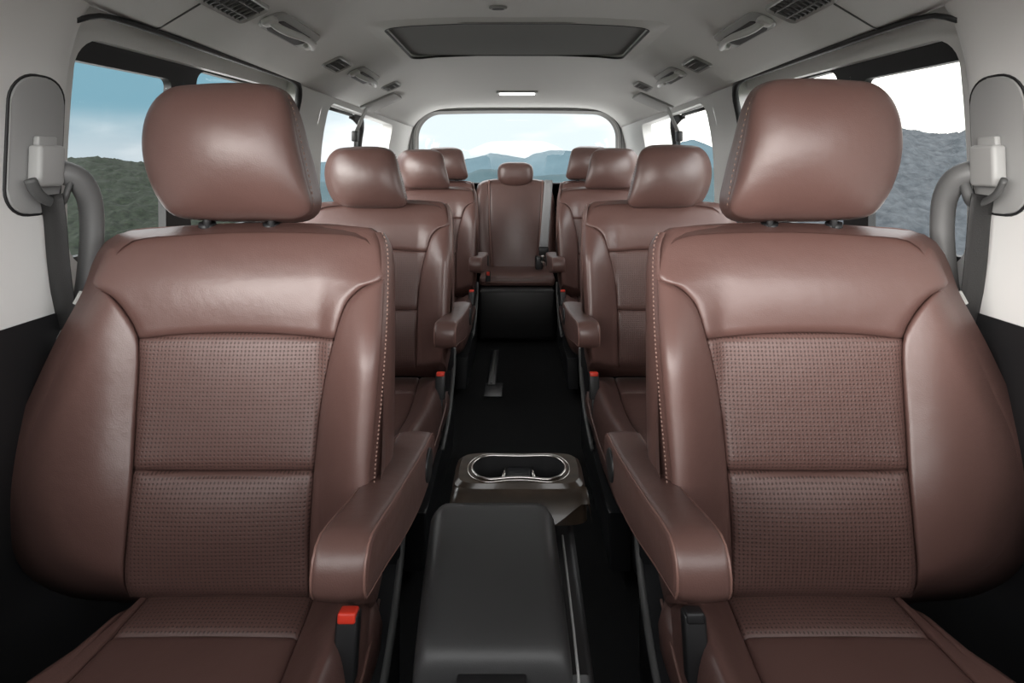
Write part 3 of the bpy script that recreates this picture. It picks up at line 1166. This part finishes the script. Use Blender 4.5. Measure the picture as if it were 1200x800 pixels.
# rear wall with its window
def rear():
    Y = 3.93
    def rloop(hx, z0, z1, r):
        lp = rrect(-hx, hx, z0, z1, r, 10)
        res = []
        for i, p in enumerate(lp):
            q = lp[(i + 1) % len(lp)]
            m = max(1, int(math.dist(p, q) / 0.08))
            for k in range(m):
                res.append((p[0] + (q[0] - p[0]) * k / m, p[1] + (q[1] - p[1]) * k / m))
        return res
    def crown(lp, hx, k=0.012):
        return [(x, z - (k * (x / hx) ** 2 if z > .1 else 0)) for x, z in lp]
    ap = crown(rloop(.715, -.12, .392, .17), .715)
    f = lambda x, z, off: Vector((x, Y - off, EZ + z))
    g = [ring_geo(f, ap, match_loops(ap, (-.86, .86, -.30, .55)), 0, 0, 4), ring_geo(f, ap, ap, 0, -.06, 2)]
    multi('wall_back', g, M['trim'], None, True, 'structure')
    bm = box_bm(-.86, .86, Y - .0, Y + .05, -.02, EZ - .115)
    bm_obj('baseboard_back', bm, M['black'], None, False, 'structure')
    w = bpy.data.objects.new('window_5', None)
    COL.objects.link(w); w['kind'] = 'structure'; w['_w'] = [0, 0, 0]
    ap2 = crown(rloop(.700, -.12, .377, .16), .70)
    apo = crown(rloop(.765, -.12, .412, .185), .765)
    apm = crown(rloop(.735, -.12, .398, .178), .735)
    g = [ring_geo(f, ap2, apm, -.02, .014, 3), ring_geo(f, apm, apo, .014, .006, 3)]
    multi('window_frame', g, M['plate'], w)
    tube('seal', [f(x, z, .015) for x, z in apm], .003, M['dark'], w, 6, closed=True)
    vs = [f(x, z, -.03) for x, z in ap2]
    obj('pane', vs, [tuple(range(len(vs)))], M['glass'], w, False)


rear()

# ------------------------------------------------------------------ ceiling fittings
def sunroof():
    d0, d1, hx = SR
    root = thing('sunroof', 'closed sunroof with a dark grey shade in the middle of the ceiling', 'sunroof', (0, (d0 + d1) / 2, EZ + .41))
    zc = lambda x, D: EZ + ceil_z(x, D)
    inner = rrect(-hx + .012, hx - .012, d0 + .01, d1 - .01, .035, 6)
    inner = [p for p in inner]
    def dens(lp):
        res = []
        for i, p in enumerate(lp):
            q = lp[(i + 1) % len(lp)]
            m = max(1, int(math.dist(p, q) / 0.05))
            for k in range(m):
                res.append((p[0] + (q[0] - p[0]) * k / m, p[1] + (q[1] - p[1]) * k / m))
        return res
    inner = dens(inner)
    outer = match_loops(inner, (-hx - .035, hx + .035, d0 - .035, d1 + .035))
    outer = [(x + (0), y) for x, y in outer]
    f = lambda x, D, off: Vector((x, D, zc(x, D) + off))
    g = [ring_geo(f, outer, inner, .002, -.009, 4), ring_geo(f, inner, inner, -.009, .03, 2)]
    multi('frame', g, M['liner'], root)
    tube('edge_seal', [f(x, D, -.006) for x, D in inner], .004, M['rubber'], root, 6, closed=True)
    bm = box_bm(-hx, hx, d0, d1, EZ + .4125, EZ + .432)
    sp = bm_obj('shade_panel', bm, M['shade'], root)


sunroof()


def ceil_frame(s, x, D):
    """local frame on the headliner: origin, along (back), across (outboard, down the slope), normal (down into the cabin)"""
    e = .02
    o = Vector((s * x, D, EZ + ceil_z(x, D)))
    ac = Vector((s * 2 * e, 0, ceil_z(x + e, D) - ceil_z(x - e, D))).normalized()
    al = Vector((0, 1, 0))
    n = ac.cross(al)
    if n.z > 0:
        n = -n
    return o, al, ac, n


def vent(s, x, D, L, Wd, label):
    o, al, ac, n = ceil_frame(s, x, D)
    root = thing('air_vent', label, 'air vent', o, 'ceiling air vents')
    mp = lambda a, c, h: o + al * a + ac * c + n * h
    outl = rrect(-L / 2, L / 2, -Wd / 2, Wd / 2, Wd * .22, 5)
    inl = rrect(-L / 2 + .018, L / 2 - .018, -Wd / 2 + .012, Wd / 2 - .012, Wd * .12, 5)
    f = lambda a, c, off: mp(a, c, off)
    mid = [((a + a2) / 2, (c + c2) / 2) for (a, c), (a2, c2) in zip(outl, inl)]
    multi('bezel', [ring_geo(f, outl, mid, -.004, .007, 2), ring_geo(f, mid, inl, .007, .004, 2), ring_geo(f, inl, inl, .004, -.004, 1)], M['plate'], root)
    vs = [mp(a, c, .0012) for a, c in inl]
    obj('backing', vs, [tuple(range(len(vs)))], M['dark'], root, False)
    geos = []
    nl = 9
    for k in range(nl):
        a = -L / 2 + .026 + (L - .052) * k / (nl - 1)
        geos.append(tube_geo([mp(a, -Wd / 2 + .012, .004), mp(a, Wd / 2 - .012, .004)], .0022, 6))
    for c in (-Wd / 6, Wd / 6):
        geos.append(tube_geo([mp(-L / 2 + .018, c, .0045), mp(L / 2 - .018, c, .0045)], .0022, 6))
    multi('grille', geos, M['handle'], root)
    return root


def assist_grip(s, x, D, L, label):
    o, al, ac, n = ceil_frame(s, x, D)
    root = thing('assist_grip', label, 'grab handle', o, 'ceiling grab handles')
    mp = lambda a, c, h: o + al * a + ac * c + n * h
    arch = cat_rom([(-L / 2, .0), (-L * .44, .018), (-L * .30, .032), (0, .037), (L * .30, .032), (L * .44, .018), (L / 2, .0)], 36)
    tube('bar', [mp(a, .006 - .030 * math.sin(PI * (a / L + .5)), h) for a, h in arch], lambda t: .0115 - .002 * (1 - abs(2 * t - 1)) ** 2, M['grip'], root, 12, 0.7, up=n)
    outl = rrect(-L / 2 - .012, L / 2 + .012, -.034, .036, .03, 6)
    bm = prism_bm(outl, lambda a, c, h: mp(a, c, -.006 + h), .011, .004)
    bm_obj('mounting_plate', bm, M['plate'], root, True)
    inl = rrect(-L / 2 + .028, L / 2 - .028, -.014, .032, .018, 6)
    bm = prism_bm(inl, lambda a, c, h: mp(a, c, .0035 + h), .0035, .001)
    bm_obj('recess', bm, M['rubber'], root, True)
    for e in (-1, 1):
        bm = prism_bm(rrect(e * L / 2 - .016, e * L / 2 + .016, -.012, .022, .01, 4), lambda a, c, h: mp(a, c, .002 + h), .014, .004)
        bm_obj('end_cap', bm, M['grip'], root, True)
    return root


for s, sd in ((-1, 'left'), (1, 'right')):
    vent(s, .585, 1.15, .19, .085, 'slatted grey air vent in the %s ceiling edge, nearest to the camera' % sd)
    vent(s, .59, 1.82, .15, .075, 'small grey air vent in the %s ceiling edge beside the second grab handle' % sd)
    vent(s, .555, 2.44, .13, .08, 'small grey air vent furthest back in the %s ceiling edge' % sd)
    assist_grip(s, .57, 1.405, .25, 'arched grey grab handle in the %s ceiling edge behind the nearest air vent' % sd)
    assist_grip(s, .575, 2.09, .24, 'smaller looking grey grab handle further back in the %s ceiling edge above the second seat' % sd)


def dome_lamp():
    D = 3.09
    root = thing('ceiling_lamp', 'small white rectangular lamp in the ceiling before the rear window', 'lamp', (0, D, EZ + .418))
    z = EZ + ceil_z(0, D)
    bm = prism_bm(rrect(-.115, .115, D - .035, D + .035, .012), lambda a, c, h: Vector((a, c, z + .004 - h)), .014, .004)
    bm_obj('bezel', bm, M['plate'], root, True)
    bm = prism_bm(rrect(-.098, .098, D - .024, D + .024, .008), lambda a, c, h: Vector((a, c, z - .009 - h)), .008, .003)
    bm_obj('lens', bm, M['lens'], root, True)


dome_lamp()
# small oval catch in front of the sunroof
D = 1.46
r0 = thing('ceiling_catch', 'small dark oval catch in the ceiling in front of the sunroof', 'catch', (-.05, D, EZ + .418))
z = EZ + ceil_z(.05, D)
ov = [(-.05 + .024 * math.cos(2 * PI * k / 32), D + .013 * math.sin(2 * PI * k / 32)) for k in range(32)]
bm = prism_bm(ov, lambda a, c, h: Vector((a, c, z + .002 - h)), .008, .003)
bm_obj('rim', bm, M['plate'], r0, True)
ov = [(-.05 + .016 * math.cos(2 * PI * k / 32), D + .007 * math.sin(2 * PI * k / 32)) for k in range(32)]
bm = prism_bm(ov, lambda a, c, h: Vector((a, c, z - .005 - h)), .0025, .001)
bm_obj('button', bm, M['dark'], r0, True)


def ceiling_belt(s, sd):
    o, al, ac, n = ceil_frame(s, .65, 2.67)
    root = thing('seat_belt', 'pale seat belt with a black tongue hanging from the ceiling before the %s rear window' % sd, 'seat belt', o, 'seat belts')
    mp = lambda a, c, h: o + al * a + ac * c + n * h
    bm = prism_bm(rrect(-.10, .10, -.075, .085, .012), lambda a, c, h: mp(a - c * .35, c, -.004 + h), .018, .006)
    bm_obj('cover', bm, M['plate'], root, True)
    a = Vector((s * .708, 2.58, EZ + .252))
    b_ = Vector((s * .718, 2.46, EZ + .145))
    multi('strap', [strap_geo([mp(-.06, .07, .016), a, a.lerp(b_, .5), b_], .042, .0016, (0, 1, .3))], M['wweb'], root)
    bm = box_bm(b_.x - .012, b_.x + .012, b_.y - .022, b_.y + .022, b_.z - .035, b_.z + .012, .006)
    bm_obj('latch_tongue', bm, M['black'], root, True)
    bm = box_bm(b_.x - .004, b_.x + .004, b_.y - .012, b_.y + .03, b_.z - .10, b_.z - .03, .003)
    bm_obj('latch_plate', bm, M['black'], root, True)


ceiling_belt(-1, 'left')
ceiling_belt(1, 'right')


# ------------------------------------------------------------------ B pillar fittings
def pillar_belt(s, sd):
    xs = lambda z: lerp_tab([(-.26, .775), (0.0, .772), (.1, .767), (.18, .757)], z)
    root = thing('belt_adjuster', 'grey upright belt height adjuster plate on the %s door pillar' % sd, 'belt adjuster', (s * .77, .885, EZ + .03), 'belt height adjusters')
    f = lambda a, z, h: Vector((s * (xs(z) - h), a, EZ + z))
    bm = prism_bm(rrect(.836, .934, -.075, .142, .040, 7), lambda a, z, h: f(a, z, h - .004), .0085, .003)
    bm_obj('cover_plate', bm, M['cover'], root, True)
    ring = rrect(.834, .936, -.077, .144, .042, 7)
    tube('gap_line', [f(a, z, .001) for a, z in ring], .0022, M['rubber'], root, 6, closed=True)
    bm = prism_bm(rrect(.862, .912, -.032, .034, .006, 4), lambda a, z, h: f(a, z, h + .008), .022, .006)
    sl = bm_obj('slider', bm, M['plate'], root, True)
    bm = prism_bm(rrect(.872, .908, .030, .048, .003, 3), lambda a, z, h: f(a, z, h + .008), .010, .003)
    bm_obj('release_tab', bm, M['plate'], root, True)
    belt = thing('seat_belt', 'black seat belt running down from the adjuster on the %s door pillar' % sd, 'seat belt', f(.88, -.06, .03), 'seat belts')
    g = cat_rom([(.845, -.02), (.862, -.045), (.905, -.060), (.918, -.035), (.925, -.02)], 24)
    tube('belt_guide', [f(a, z, .030) for a, z in g], .008, M['dark'], belt, 10, .6)
    pts = [f(.884, -.045, .030), f(.886, -.08, .034), f(.90, -.16, .030), f(.925, -.25, .022), f(.95, -.34, .018)]
    pth = [Vector(p) for p in cat_rom(pts, 26)]
    multi('strap', [strap_geo(pth, .054, .0014, (s * 1, .35, 0))], M['web'], belt)
    # grab handle behind the pillar edge
    h = thing('pillar_handle', 'curved grey grab handle on the rear edge of the %s door pillar' % sd, 'grab handle', (s * .76, .95, EZ - .05), 'pillar grab handles')
    pl = [(.915, -.008, .776), (.922, -.010, .757), (.935, -.020, .742), (.951, -.050, .735), (.958, -.10, .734), (.958, -.16, .737), (.955, -.22, .742), (.95, -.28, .755), (.945, -.31, .785)]
    pth = [Vector((s * x, D, EZ + z)) for D, z, x in cat_rom(pl, 40)]
    tube('bar', pth, lambda t: .0175 + .004 * abs(2 * t - 1) ** 3, M['handle'], h, 14)
    for (D, z) in ((.915, -.008),):
        bm = prism_bm(rrect(D - .022, D + .022, z - .024, z + .024, .014, 5), lambda a, zz, hh: f(a, zz, hh - .002), .008, .003)
        bm_obj('foot_plate', bm, M['handle'], h, True)


pillar_belt(-1, 'left')
pillar_belt(1, 'right')


# ------------------------------------------------------------------ centre console
def console():
    root = thing('center_console', 'black centre console between the nearest seats with a padded lid and two cup holders', 'console', (0, .95, 0))
    # body
    ol = [(.64, .02), (.675, EZ - .70), (.715, EZ - .655), (.98, EZ - .645), (1.06, EZ - .645), (1.085, EZ - .70), (1.10, .02)]
    bm = bmesh.new()
    prism_bm(ol, lambda a, z, c: Vector((-.135 + c, a, z)), .235, .012, 3, bm)
    body = bm_obj('body', bm, M['black'], root, True)
    # padded lid: rounded slab, rounded down at the front
    nx, ny = 20, 40
    tops, loops = [], []
    x0, x1 = -.151, .064
    prof = cat_rom([(.985, -.612), (.982, -.597), (.968, -.588), (.93, -.587), (.84, -.592), (.76, -.600), (.722, -.606), (.704, -.615), (.694, -.632), (.688, -.660), (.685, -.69)], ny)
    for D, z in prof:
        row = []
        k = (.98 - D) / .31
        a0, a1 = x0 + .021 * k, x1 + .007 * k
        for i in range(nx + 1):
            t = 0.5 - 0.5 * math.cos(PI * i / nx)
            x = a0 + (a1 - a0) * t
            e = min(x - a0, a1 - x)
            dz = roll(e, .026, .030)
            # round the two rear corners in plan
            back = smooth01((D - .95) / .035)
            x = x + (1 if x < (a0 + a1) / 2 else -1) * .012 * back * max(0, 1 - e / .05)
            row.append(Vector((x, D - dz * (0.6 if D < .70 else 0) * -1 if False else D, EZ + z + (dz if D > .69 else dz * .5))))
        loops.append(row)
    under = [Vector((x0 + .01 + (x1 - x0 - .02) * (0.5 - 0.5 * math.cos(PI * i / nx)), .70, EZ - .66)) for i in range(nx + 1)]
    vs, fs = [], []
    for r in loops:
        vs += r
    m = nx + 1
    for j in range(len(loops) - 1):
        for i in range(nx):
            a = j * m + i
            fs.append((a, a + 1, a + m + 1, a + m))
    # skirt all round down to the body
    edge = [j * m for j in range(len(loops))] + [(len(loops) - 1) * m + i for i in range(1, m)] + [j * m + nx for j in range(len(loops) - 2, -1, -1)] + [i for i in range(nx - 1, 0, -1)]
    o0 = len(vs)
    for e in edge:
        v = vs[e].copy()
        v.z = min(v.z - .012, EZ - .645)
        vs.append(v)
    ne = len(edge)
    for i in range(ne):
        j = (i + 1) % ne
        fs.append((edge[i], edge[j], o0 + j, o0 + i))
    lid = obj('lid', vs, fs, M['lid'], root)
    bm = box_bm(-.075, .012, .678, .70, EZ - .648, EZ - .634, .003)
    bm_obj('latch', bm, M['black'], lid, True)
    # pale edge strip down the right side of the body
    tube('edge_strip', [Vector((.0775, D, EZ + z)) for D, z in ((.95, -.632), (.85, -.632), (.76, -.636), (.70, -.645), (.675, -.69))], .0020, M['plate'], root, 6)
    # lacquered cup holder surround
    zt = EZ - .570
    y0, y1 = 1.0, 1.105
    outer = rrect(-.116, .122, y0, y1, .020, 6)
    def dens(lp, d=.012):
        res = []
        for i, p in enumerate(lp):
            q = lp[(i + 1) % len(lp)]
            mm = max(1, int(math.dist(p, q) / d))
            for k in range(mm):
                res.append((p[0] + (q[0] - p[0]) * k / mm, p[1] + (q[1] - p[1]) * k / mm))
        return res
    # double-cup outline: two circles joined by a waist
    cupc = (-.0475, .0535)
    hole = []
    ym = 1.053
    for k in range(-9, 10):
        a = math.radians(k * 10.5)
        hole.append((cupc[1] + .038 * math.cos(a), ym + .0385 * math.sin(a)))
    hole.append((.003, ym + .0365))
    for k in range(-9, 10):
        a = math.radians(180 + k * 10.5)
        hole.append((cupc[0] + .038 * math.cos(a), ym + .0385 * math.sin(a)))
    hole += [(-.012, ym - .0335), (.018, ym - .0335)]
    hole = cat_rom(hole, 96, True)
    # start both loops at the same angle
    def ang_sort(lp, c):
        i0 = min(range(len(lp)), key=lambda i: abs(math.atan2(lp[i][1] - c[1], lp[i][0] - c[0])))
        return lp[i0:] + lp[:i0]
    c = (.003, ym)
    out_m = []
    for x, y in hole:
        # matched point on the outer outline: same direction, superellipse-like rounded box
        u, v = (x - c[0]) / .0890, (y - c[1]) / .0385
        mm = max(abs(u), abs(v), 1e-6)
        uu, vv = u / mm, v / mm
        p = 7.0
        rr = (abs(uu) ** p + abs(vv) ** p) ** (-1 / p)
        out_m.append((c[0] + uu * rr * .119, c[1] + vv * rr * .0535))
    f = lambda x, y, off: Vector((x, y, zt + off - (1.105 - y) * .045))
    mid1 = [(x + (ox - x) * .78, y + (oy - y) * .72) for (x, y), (ox, oy) in zip(hole, out_m)]
    flare = lambda k, dz: [(c[0] + (ox - c[0]) * k, c[1] + (oy - c[1]) * k) for ox, oy in out_m]
    g = [ring_geo(f, hole, mid1, .001, .001, 3), ring_geo(f, mid1, out_m, .001, -.006, 4), ring_geo(f, out_m, flare(1.03, 0), -.006, -.016, 2), ring_geo(f, flare(1.03, 0), flare(1.06, 0), -.016, -.07, 3)]
    cup = multi('cup_holder_panel', g, M['wood'], root)
    # front apron of the surround, sloping down to under the lid
    ap = []
    prof = cat_rom([(1.012, -.5785), (.998, -.582), (.987, -.590), (.975, -.604), (.960, -.625)], 14)
    xs = [(-.117 + .243 * i / 16) for i in range(17)]
    vs, fs = [], []
    pc = Curve2(prof)
    for j in range(14):
        for i, x in enumerate(xs):
            k = j / 13 * (1 - .55 * smooth01((x - .045) / .085))
            D, z = pc(k)
            xx = .004 + (x - .004) * (1 + .06 * k)
            e = min(i, 16 - i)
            vs.append(Vector((xx, D, EZ + z - (.006 if e == 0 else 0))))
    for j in range(13):
        for i in range(16):
            a = j * 17 + i
            fs.append((a, a + 1, a + 18, a + 17))
    for col in (0, 16):
        st = len(vs)
        for j in range(14):
            v = vs[j * 17 + col].copy()
            v.z -= .035
            v.x += (-.004 if col == 0 else .004)
            vs.append(v)
        for j in range(13):
            fs.append((j * 17 + col, (j + 1) * 17 + col, st + j + 1, st + j))
    obj('apron', vs, fs, M['wood'], cup)
    # cups, chrome rim, divider
    tube('chrome_rim', [f(x, y, .0025) for x, y in hole], .0024, M['chrome'], cup, 8, closed=True)
    tube('chrome_rim', [f(c[0] + (x - c[0]) * 1.09, c[1] + (y - c[1]) * 1.16, .001) for x, y in hole], .0012, M['chrome'], cup, 6, closed=True)
    wl = [[f(c[0] + (x - c[0]) * k, c[1] + (y - c[1]) * k, dz) for x, y in hole] for k, dz in ((1.0, .001), (.97, -.01), (.93, -.05), (.86, -.068), (.3, -.07))]
    rings('cup_well', wl, M['rubber'], cup, False, True)
    bm = box_bm(c[0] - .025, c[0] + .025, 1.030, 1.080, zt - .068, zt - .014, .005)
    bm_obj('cup_divider', bm, M['satin'], cup, True)
    for e in (-1, 1):
        x = c[0] + e * .027
        tube('chrome_clip', [Vector((x - e * .001, 1.066, zt - .009)), Vector((x + e * .001, 1.046, zt - .012)), Vector((x + e * .006, 1.030, zt - .022)), Vector((x + e * .008, 1.027, zt - .034))], .0028, M['chrome'], cup, 8)
    return root


console()

# anchor plate on the aisle carpet
def floor_plate():
    root = thing('floor_rail', 'slim dark metal rail plate on the black aisle carpet', 'rail', (-.085, 2.55, 0))
    a, b_ = P(571, 468, 2.38), P(578, 412, 2.98)
    bm = box_bm(-.145, -.065, 2.40, 2.55, .0, .006, .002)
    bm_obj('end_plate', bm, M['satin'], root, True)
    bm = box_bm(-.135, -.098, 2.52, 3.0, .0, .010, .003)
    bm_obj('track', bm, M['satin'], root, True)
    bm = box_bm(-.124, -.112, 2.53, 2.99, .009, .013, .001)
    bm_obj('slot_strip', bm, M['dark'], root, True)


floor_plate()

# ------------------------------------------------------------------ landscape outside
def fbm(x, y, o=5):
    return mnoise.fractal(Vector((x, y, 3.1)), 1.0, 2.0, o)


def hill(name, xs, ds, zf, mat):
    vs, fs = [], []
    for d in ds:
        for x in xs:
            vs.append(Vector((x(d) if callable(x) else x * d, d, EZ + zf(x, d))))
    n = len(xs)
    for j in range(len(ds) - 1):
        for i in range(n - 1):
            a = j * n + i
            fs.append((a, a + 1, a + n + 1, a + n))
    return obj(name, vs, fs, mat, None, True, kind='structure')


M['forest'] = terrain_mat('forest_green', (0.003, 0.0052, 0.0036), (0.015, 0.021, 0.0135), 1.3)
M['pale_forest'] = terrain_mat('pale_forest', (0.026, 0.031, 0.036), (0.056, 0.063, 0.070), 0.5)  # haze and flare mixed into the forest colour
M['blue_ridge'] = terrain_mat('blue_ridge', (0.044, 0.074, 0.090), (0.054, 0.087, 0.104), 0.01, 3)  # distance haze put into the base colour of the far range
M['teal_ridge'] = terrain_mat('teal_ridge', (0.028, 0.050, 0.058), (0.038, 0.063, 0.072), 0.01, 3)  # haze put into the colour of the nearer range too
M['ground'] = terrain_mat('ground_green', (0.03, 0.04, 0.025), (0.07, 0.08, 0.055), 0.05)
M['asphalt'] = terrain_mat('pale_concrete', (0.74, 0.73, 0.71), (0.80, 0.79, 0.77), 3)  # made pale so the pad reflects skylight into the cabin

# left wooded hill
xs = [-1.35 + 0.9 * k / 150 for k in range(151)]
ds = [40 + 120 * (k / 110) for k in range(111)]


def zl(x, d):
    k = smooth01((d - 45) / 95)
    ang = x
    crest = -0.1 + 1.6 * math.exp(-((ang + .78) / .10) ** 2) - 1.0 * smooth01((ang + .66) / .15) + .5 * math.sin(ang * 23)
    base = -13 + (13 + crest) * k
    X = x * d
    cell = mnoise.voronoi(Vector((X * .55, d * .55, 0)))[0][0]
    return base + 1.1 * (0.6 - cell) + .7 * fbm(X * .12, d * .12)


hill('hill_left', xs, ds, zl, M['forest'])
xs = [.45 + .9 * k / 150 for k in range(151)]


def zr(x, d):
    k = smooth01((d - 45) / 95)
    crest = 8.5 - 22 * max(0, .66 - x) + .8 * math.sin(x * 31) 
    base = -12 + (12 + crest) * k
    X = x * d
    cell = mnoise.voronoi(Vector((X * .5, d * .5, 5)))[0][0]
    return base + 1.4 * (0.6 - cell) + .9 * fbm(X * .1, d * .1)


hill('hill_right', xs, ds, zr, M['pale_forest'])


def ridge(name, x0, x1, d, prof, mat, rough, bottom):
    """mountain range at distance d: prof is a list of (x/d, height/d)"""
    xs = [x0 + (x1 - x0) * k / 260 for k in range(261)]
    vs, fs = [], []
    lv = [(0, 1.0), (.12, .85), (.3, .55), (.6, .2), (1.0, 0)]
    for sgn, seq in ((-1, list(reversed(lv))), (1, lv[1:])):
        for off, hh in seq:
            dd = d * (1 + sgn * .22 * off)
            for x in xs:
                h = lerp_tab(prof, x) * d
                nz = rough * d * (fbm(x * 26 + 7 * off * sgn, off * 3.0 + d) * .6 + .5 * fbm(x * 90, off * 9))
                vs.append(Vector((x * dd, dd, EZ + bottom * d + (h - bottom * d) * hh + nz * (1 if hh > 0 else 0))))
    n = len(xs)
    rows = len(vs) // n
    for j in range(rows - 1):
        for i in range(n - 1):
            a = j * n + i
            fs.append((a, a + 1, a + n + 1, a + n))
    return obj(name, vs, fs, mat, None, True, kind='structure')


def pf(pts):
    return [((x - CX) / F, (HY - y) / F) for x, y in pts]


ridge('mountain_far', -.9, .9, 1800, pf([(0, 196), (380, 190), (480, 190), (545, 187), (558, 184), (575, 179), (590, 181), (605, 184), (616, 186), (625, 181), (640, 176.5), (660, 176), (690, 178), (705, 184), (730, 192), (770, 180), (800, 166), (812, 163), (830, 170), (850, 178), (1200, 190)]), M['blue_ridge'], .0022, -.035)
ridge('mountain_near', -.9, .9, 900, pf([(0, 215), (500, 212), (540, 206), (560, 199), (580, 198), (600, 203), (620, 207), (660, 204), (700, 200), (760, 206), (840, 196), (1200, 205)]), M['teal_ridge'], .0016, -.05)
g = []
bm = box_bm(-7.5, 7.5, 1.9, 26, -.75, -.55)
bm_obj('ground', bm, M['asphalt'], None, False, 'structure')  # unseen pale pad, added to bounce light up to the rear ceiling
bm = box_bm(-7.5, 7.5, -9, 1.9, -.75, -.552)
bm_obj('road', bm, M['ground'], None, False, 'structure')  # unseen dark pad, keeps bounced light off the front ceiling
vs = [Vector((x, y, -75)) for x, y in ((-4000, -4000), (4000, -4000), (4000, 4000), (-4000, 4000))]
obj('terrain', vs, [(0, 1, 2, 3)], M['ground'], None, False, kind='structure')

# ------------------------------------------------------------------ world
wd = bpy.data.worlds.new('sky')
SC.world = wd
wd.use_nodes = True
nt = wd.node_tree
N, L = nt.nodes, nt.links
N.clear()
out = N.new('ShaderNodeOutputWorld')
bg = N.new('ShaderNodeBackground')
L.new(bg.outputs[0], out.inputs[0])
tc = N.new('ShaderNodeTexCoord')
sp = N.new('ShaderNodeSeparateXYZ')
L.new(tc.outputs['Generated'], sp.inputs[0])


def mrange(src, a, b_, c=0.0, d=1.0, sm=True):
    n = N.new('ShaderNodeMapRange')
    n.interpolation_type = 'SMOOTHSTEP' if sm else 'LINEAR'
    n.inputs['From Min'].default_value = a
    n.inputs['From Max'].default_value = b_
    n.inputs['To Min'].default_value = c
    n.inputs['To Max'].default_value = d
    L.new(src, n.inputs['Value'])
    return n.outputs[0]


def mixc(f, a, b_):
    n = N.new('ShaderNodeMix')
    n.data_type = 'RGBA'
    L.new(f, n.inputs[0])
    for k, v in ((6, a), (7, b_)):
        if isinstance(v, tuple):
            n.inputs[k].default_value = (*v, 1)
        else:
            L.new(v, n.inputs[k])
    return n.outputs[2]


UP, FRONT, RIGHT = 3.0, 12.0, 2.0  # front and upper sky, out of view, brightened to light the cabin
# clouds
cn = N.new('ShaderNodeTexNoise')
cn.inputs['Scale'].default_value = 3.2
cn.inputs['Detail'].default_value = 8
mpn = N.new('ShaderNodeMapping')
mpn.inputs['Scale'].default_value = (1, 1, 3.2)
L.new(tc.outputs['Generated'], mpn.inputs[0])
L.new(mpn.outputs[0], cn.inputs['Vector'])
cl = mrange(cn.outputs['Fac'], .47, .66)
low = mixc(mrange(sp.outputs['Z'], .01, .10), (.52, .60, .65), (.20, .38, .47))
lowcl = N.new('ShaderNodeMath'); lowcl.operation = 'MULTIPLY'
L.new(cl, lowcl.inputs[0])
L.new(mrange(sp.outputs['Z'], .09, .01), lowcl.inputs[1])
left = mixc(lowcl.outputs[0], low, (.82, .85, .87))
rearc = mixc(cl, (.80, .89, .93), (1.12, 1.12, 1.12))
azi = mrange(sp.outputs['X'], -.50, -.22)
c1 = mixc(azi, left, rearc)
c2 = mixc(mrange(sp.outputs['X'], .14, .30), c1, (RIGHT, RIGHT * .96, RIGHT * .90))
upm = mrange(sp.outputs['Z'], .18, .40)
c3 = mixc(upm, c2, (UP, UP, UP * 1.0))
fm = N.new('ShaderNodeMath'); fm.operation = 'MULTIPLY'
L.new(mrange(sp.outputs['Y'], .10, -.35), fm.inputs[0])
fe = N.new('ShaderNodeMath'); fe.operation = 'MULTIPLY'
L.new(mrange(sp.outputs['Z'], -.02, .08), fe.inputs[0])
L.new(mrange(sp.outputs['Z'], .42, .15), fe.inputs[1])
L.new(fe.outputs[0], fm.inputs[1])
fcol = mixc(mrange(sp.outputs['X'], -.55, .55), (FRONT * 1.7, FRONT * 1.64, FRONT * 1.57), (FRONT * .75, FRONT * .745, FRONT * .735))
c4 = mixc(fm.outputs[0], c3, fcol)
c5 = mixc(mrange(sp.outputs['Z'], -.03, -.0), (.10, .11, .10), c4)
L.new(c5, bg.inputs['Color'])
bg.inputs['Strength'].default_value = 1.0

# ------------------------------------------------------------------ camera, view
cam = bpy.data.cameras.new('camera')
co = bpy.data.objects.new('camera', cam)
COL.objects.link(co)
co.location = (0, 0, EZ)
co.rotation_euler = (PI / 2, 0, 0)
cam.sensor_width = 36
cam.sensor_fit = 'HORIZONTAL'
cam.lens = F / 1200 * 36
cam.shift_x = -(CX - 600) / 1200
cam.shift_y = (HY - 400) / 1200
cam.clip_start = 0.02
cam.clip_end = 12000
SC.camera = co
vs_ = SC.view_settings
vs_.view_transform = 'Standard'
vs_.look = 'None'
vs_.gamma = 1
vs_.exposure = 0.2
vs_.use_curve_mapping = False
for o in COL.objects:
    if '_w' in o:
        del o['_w']
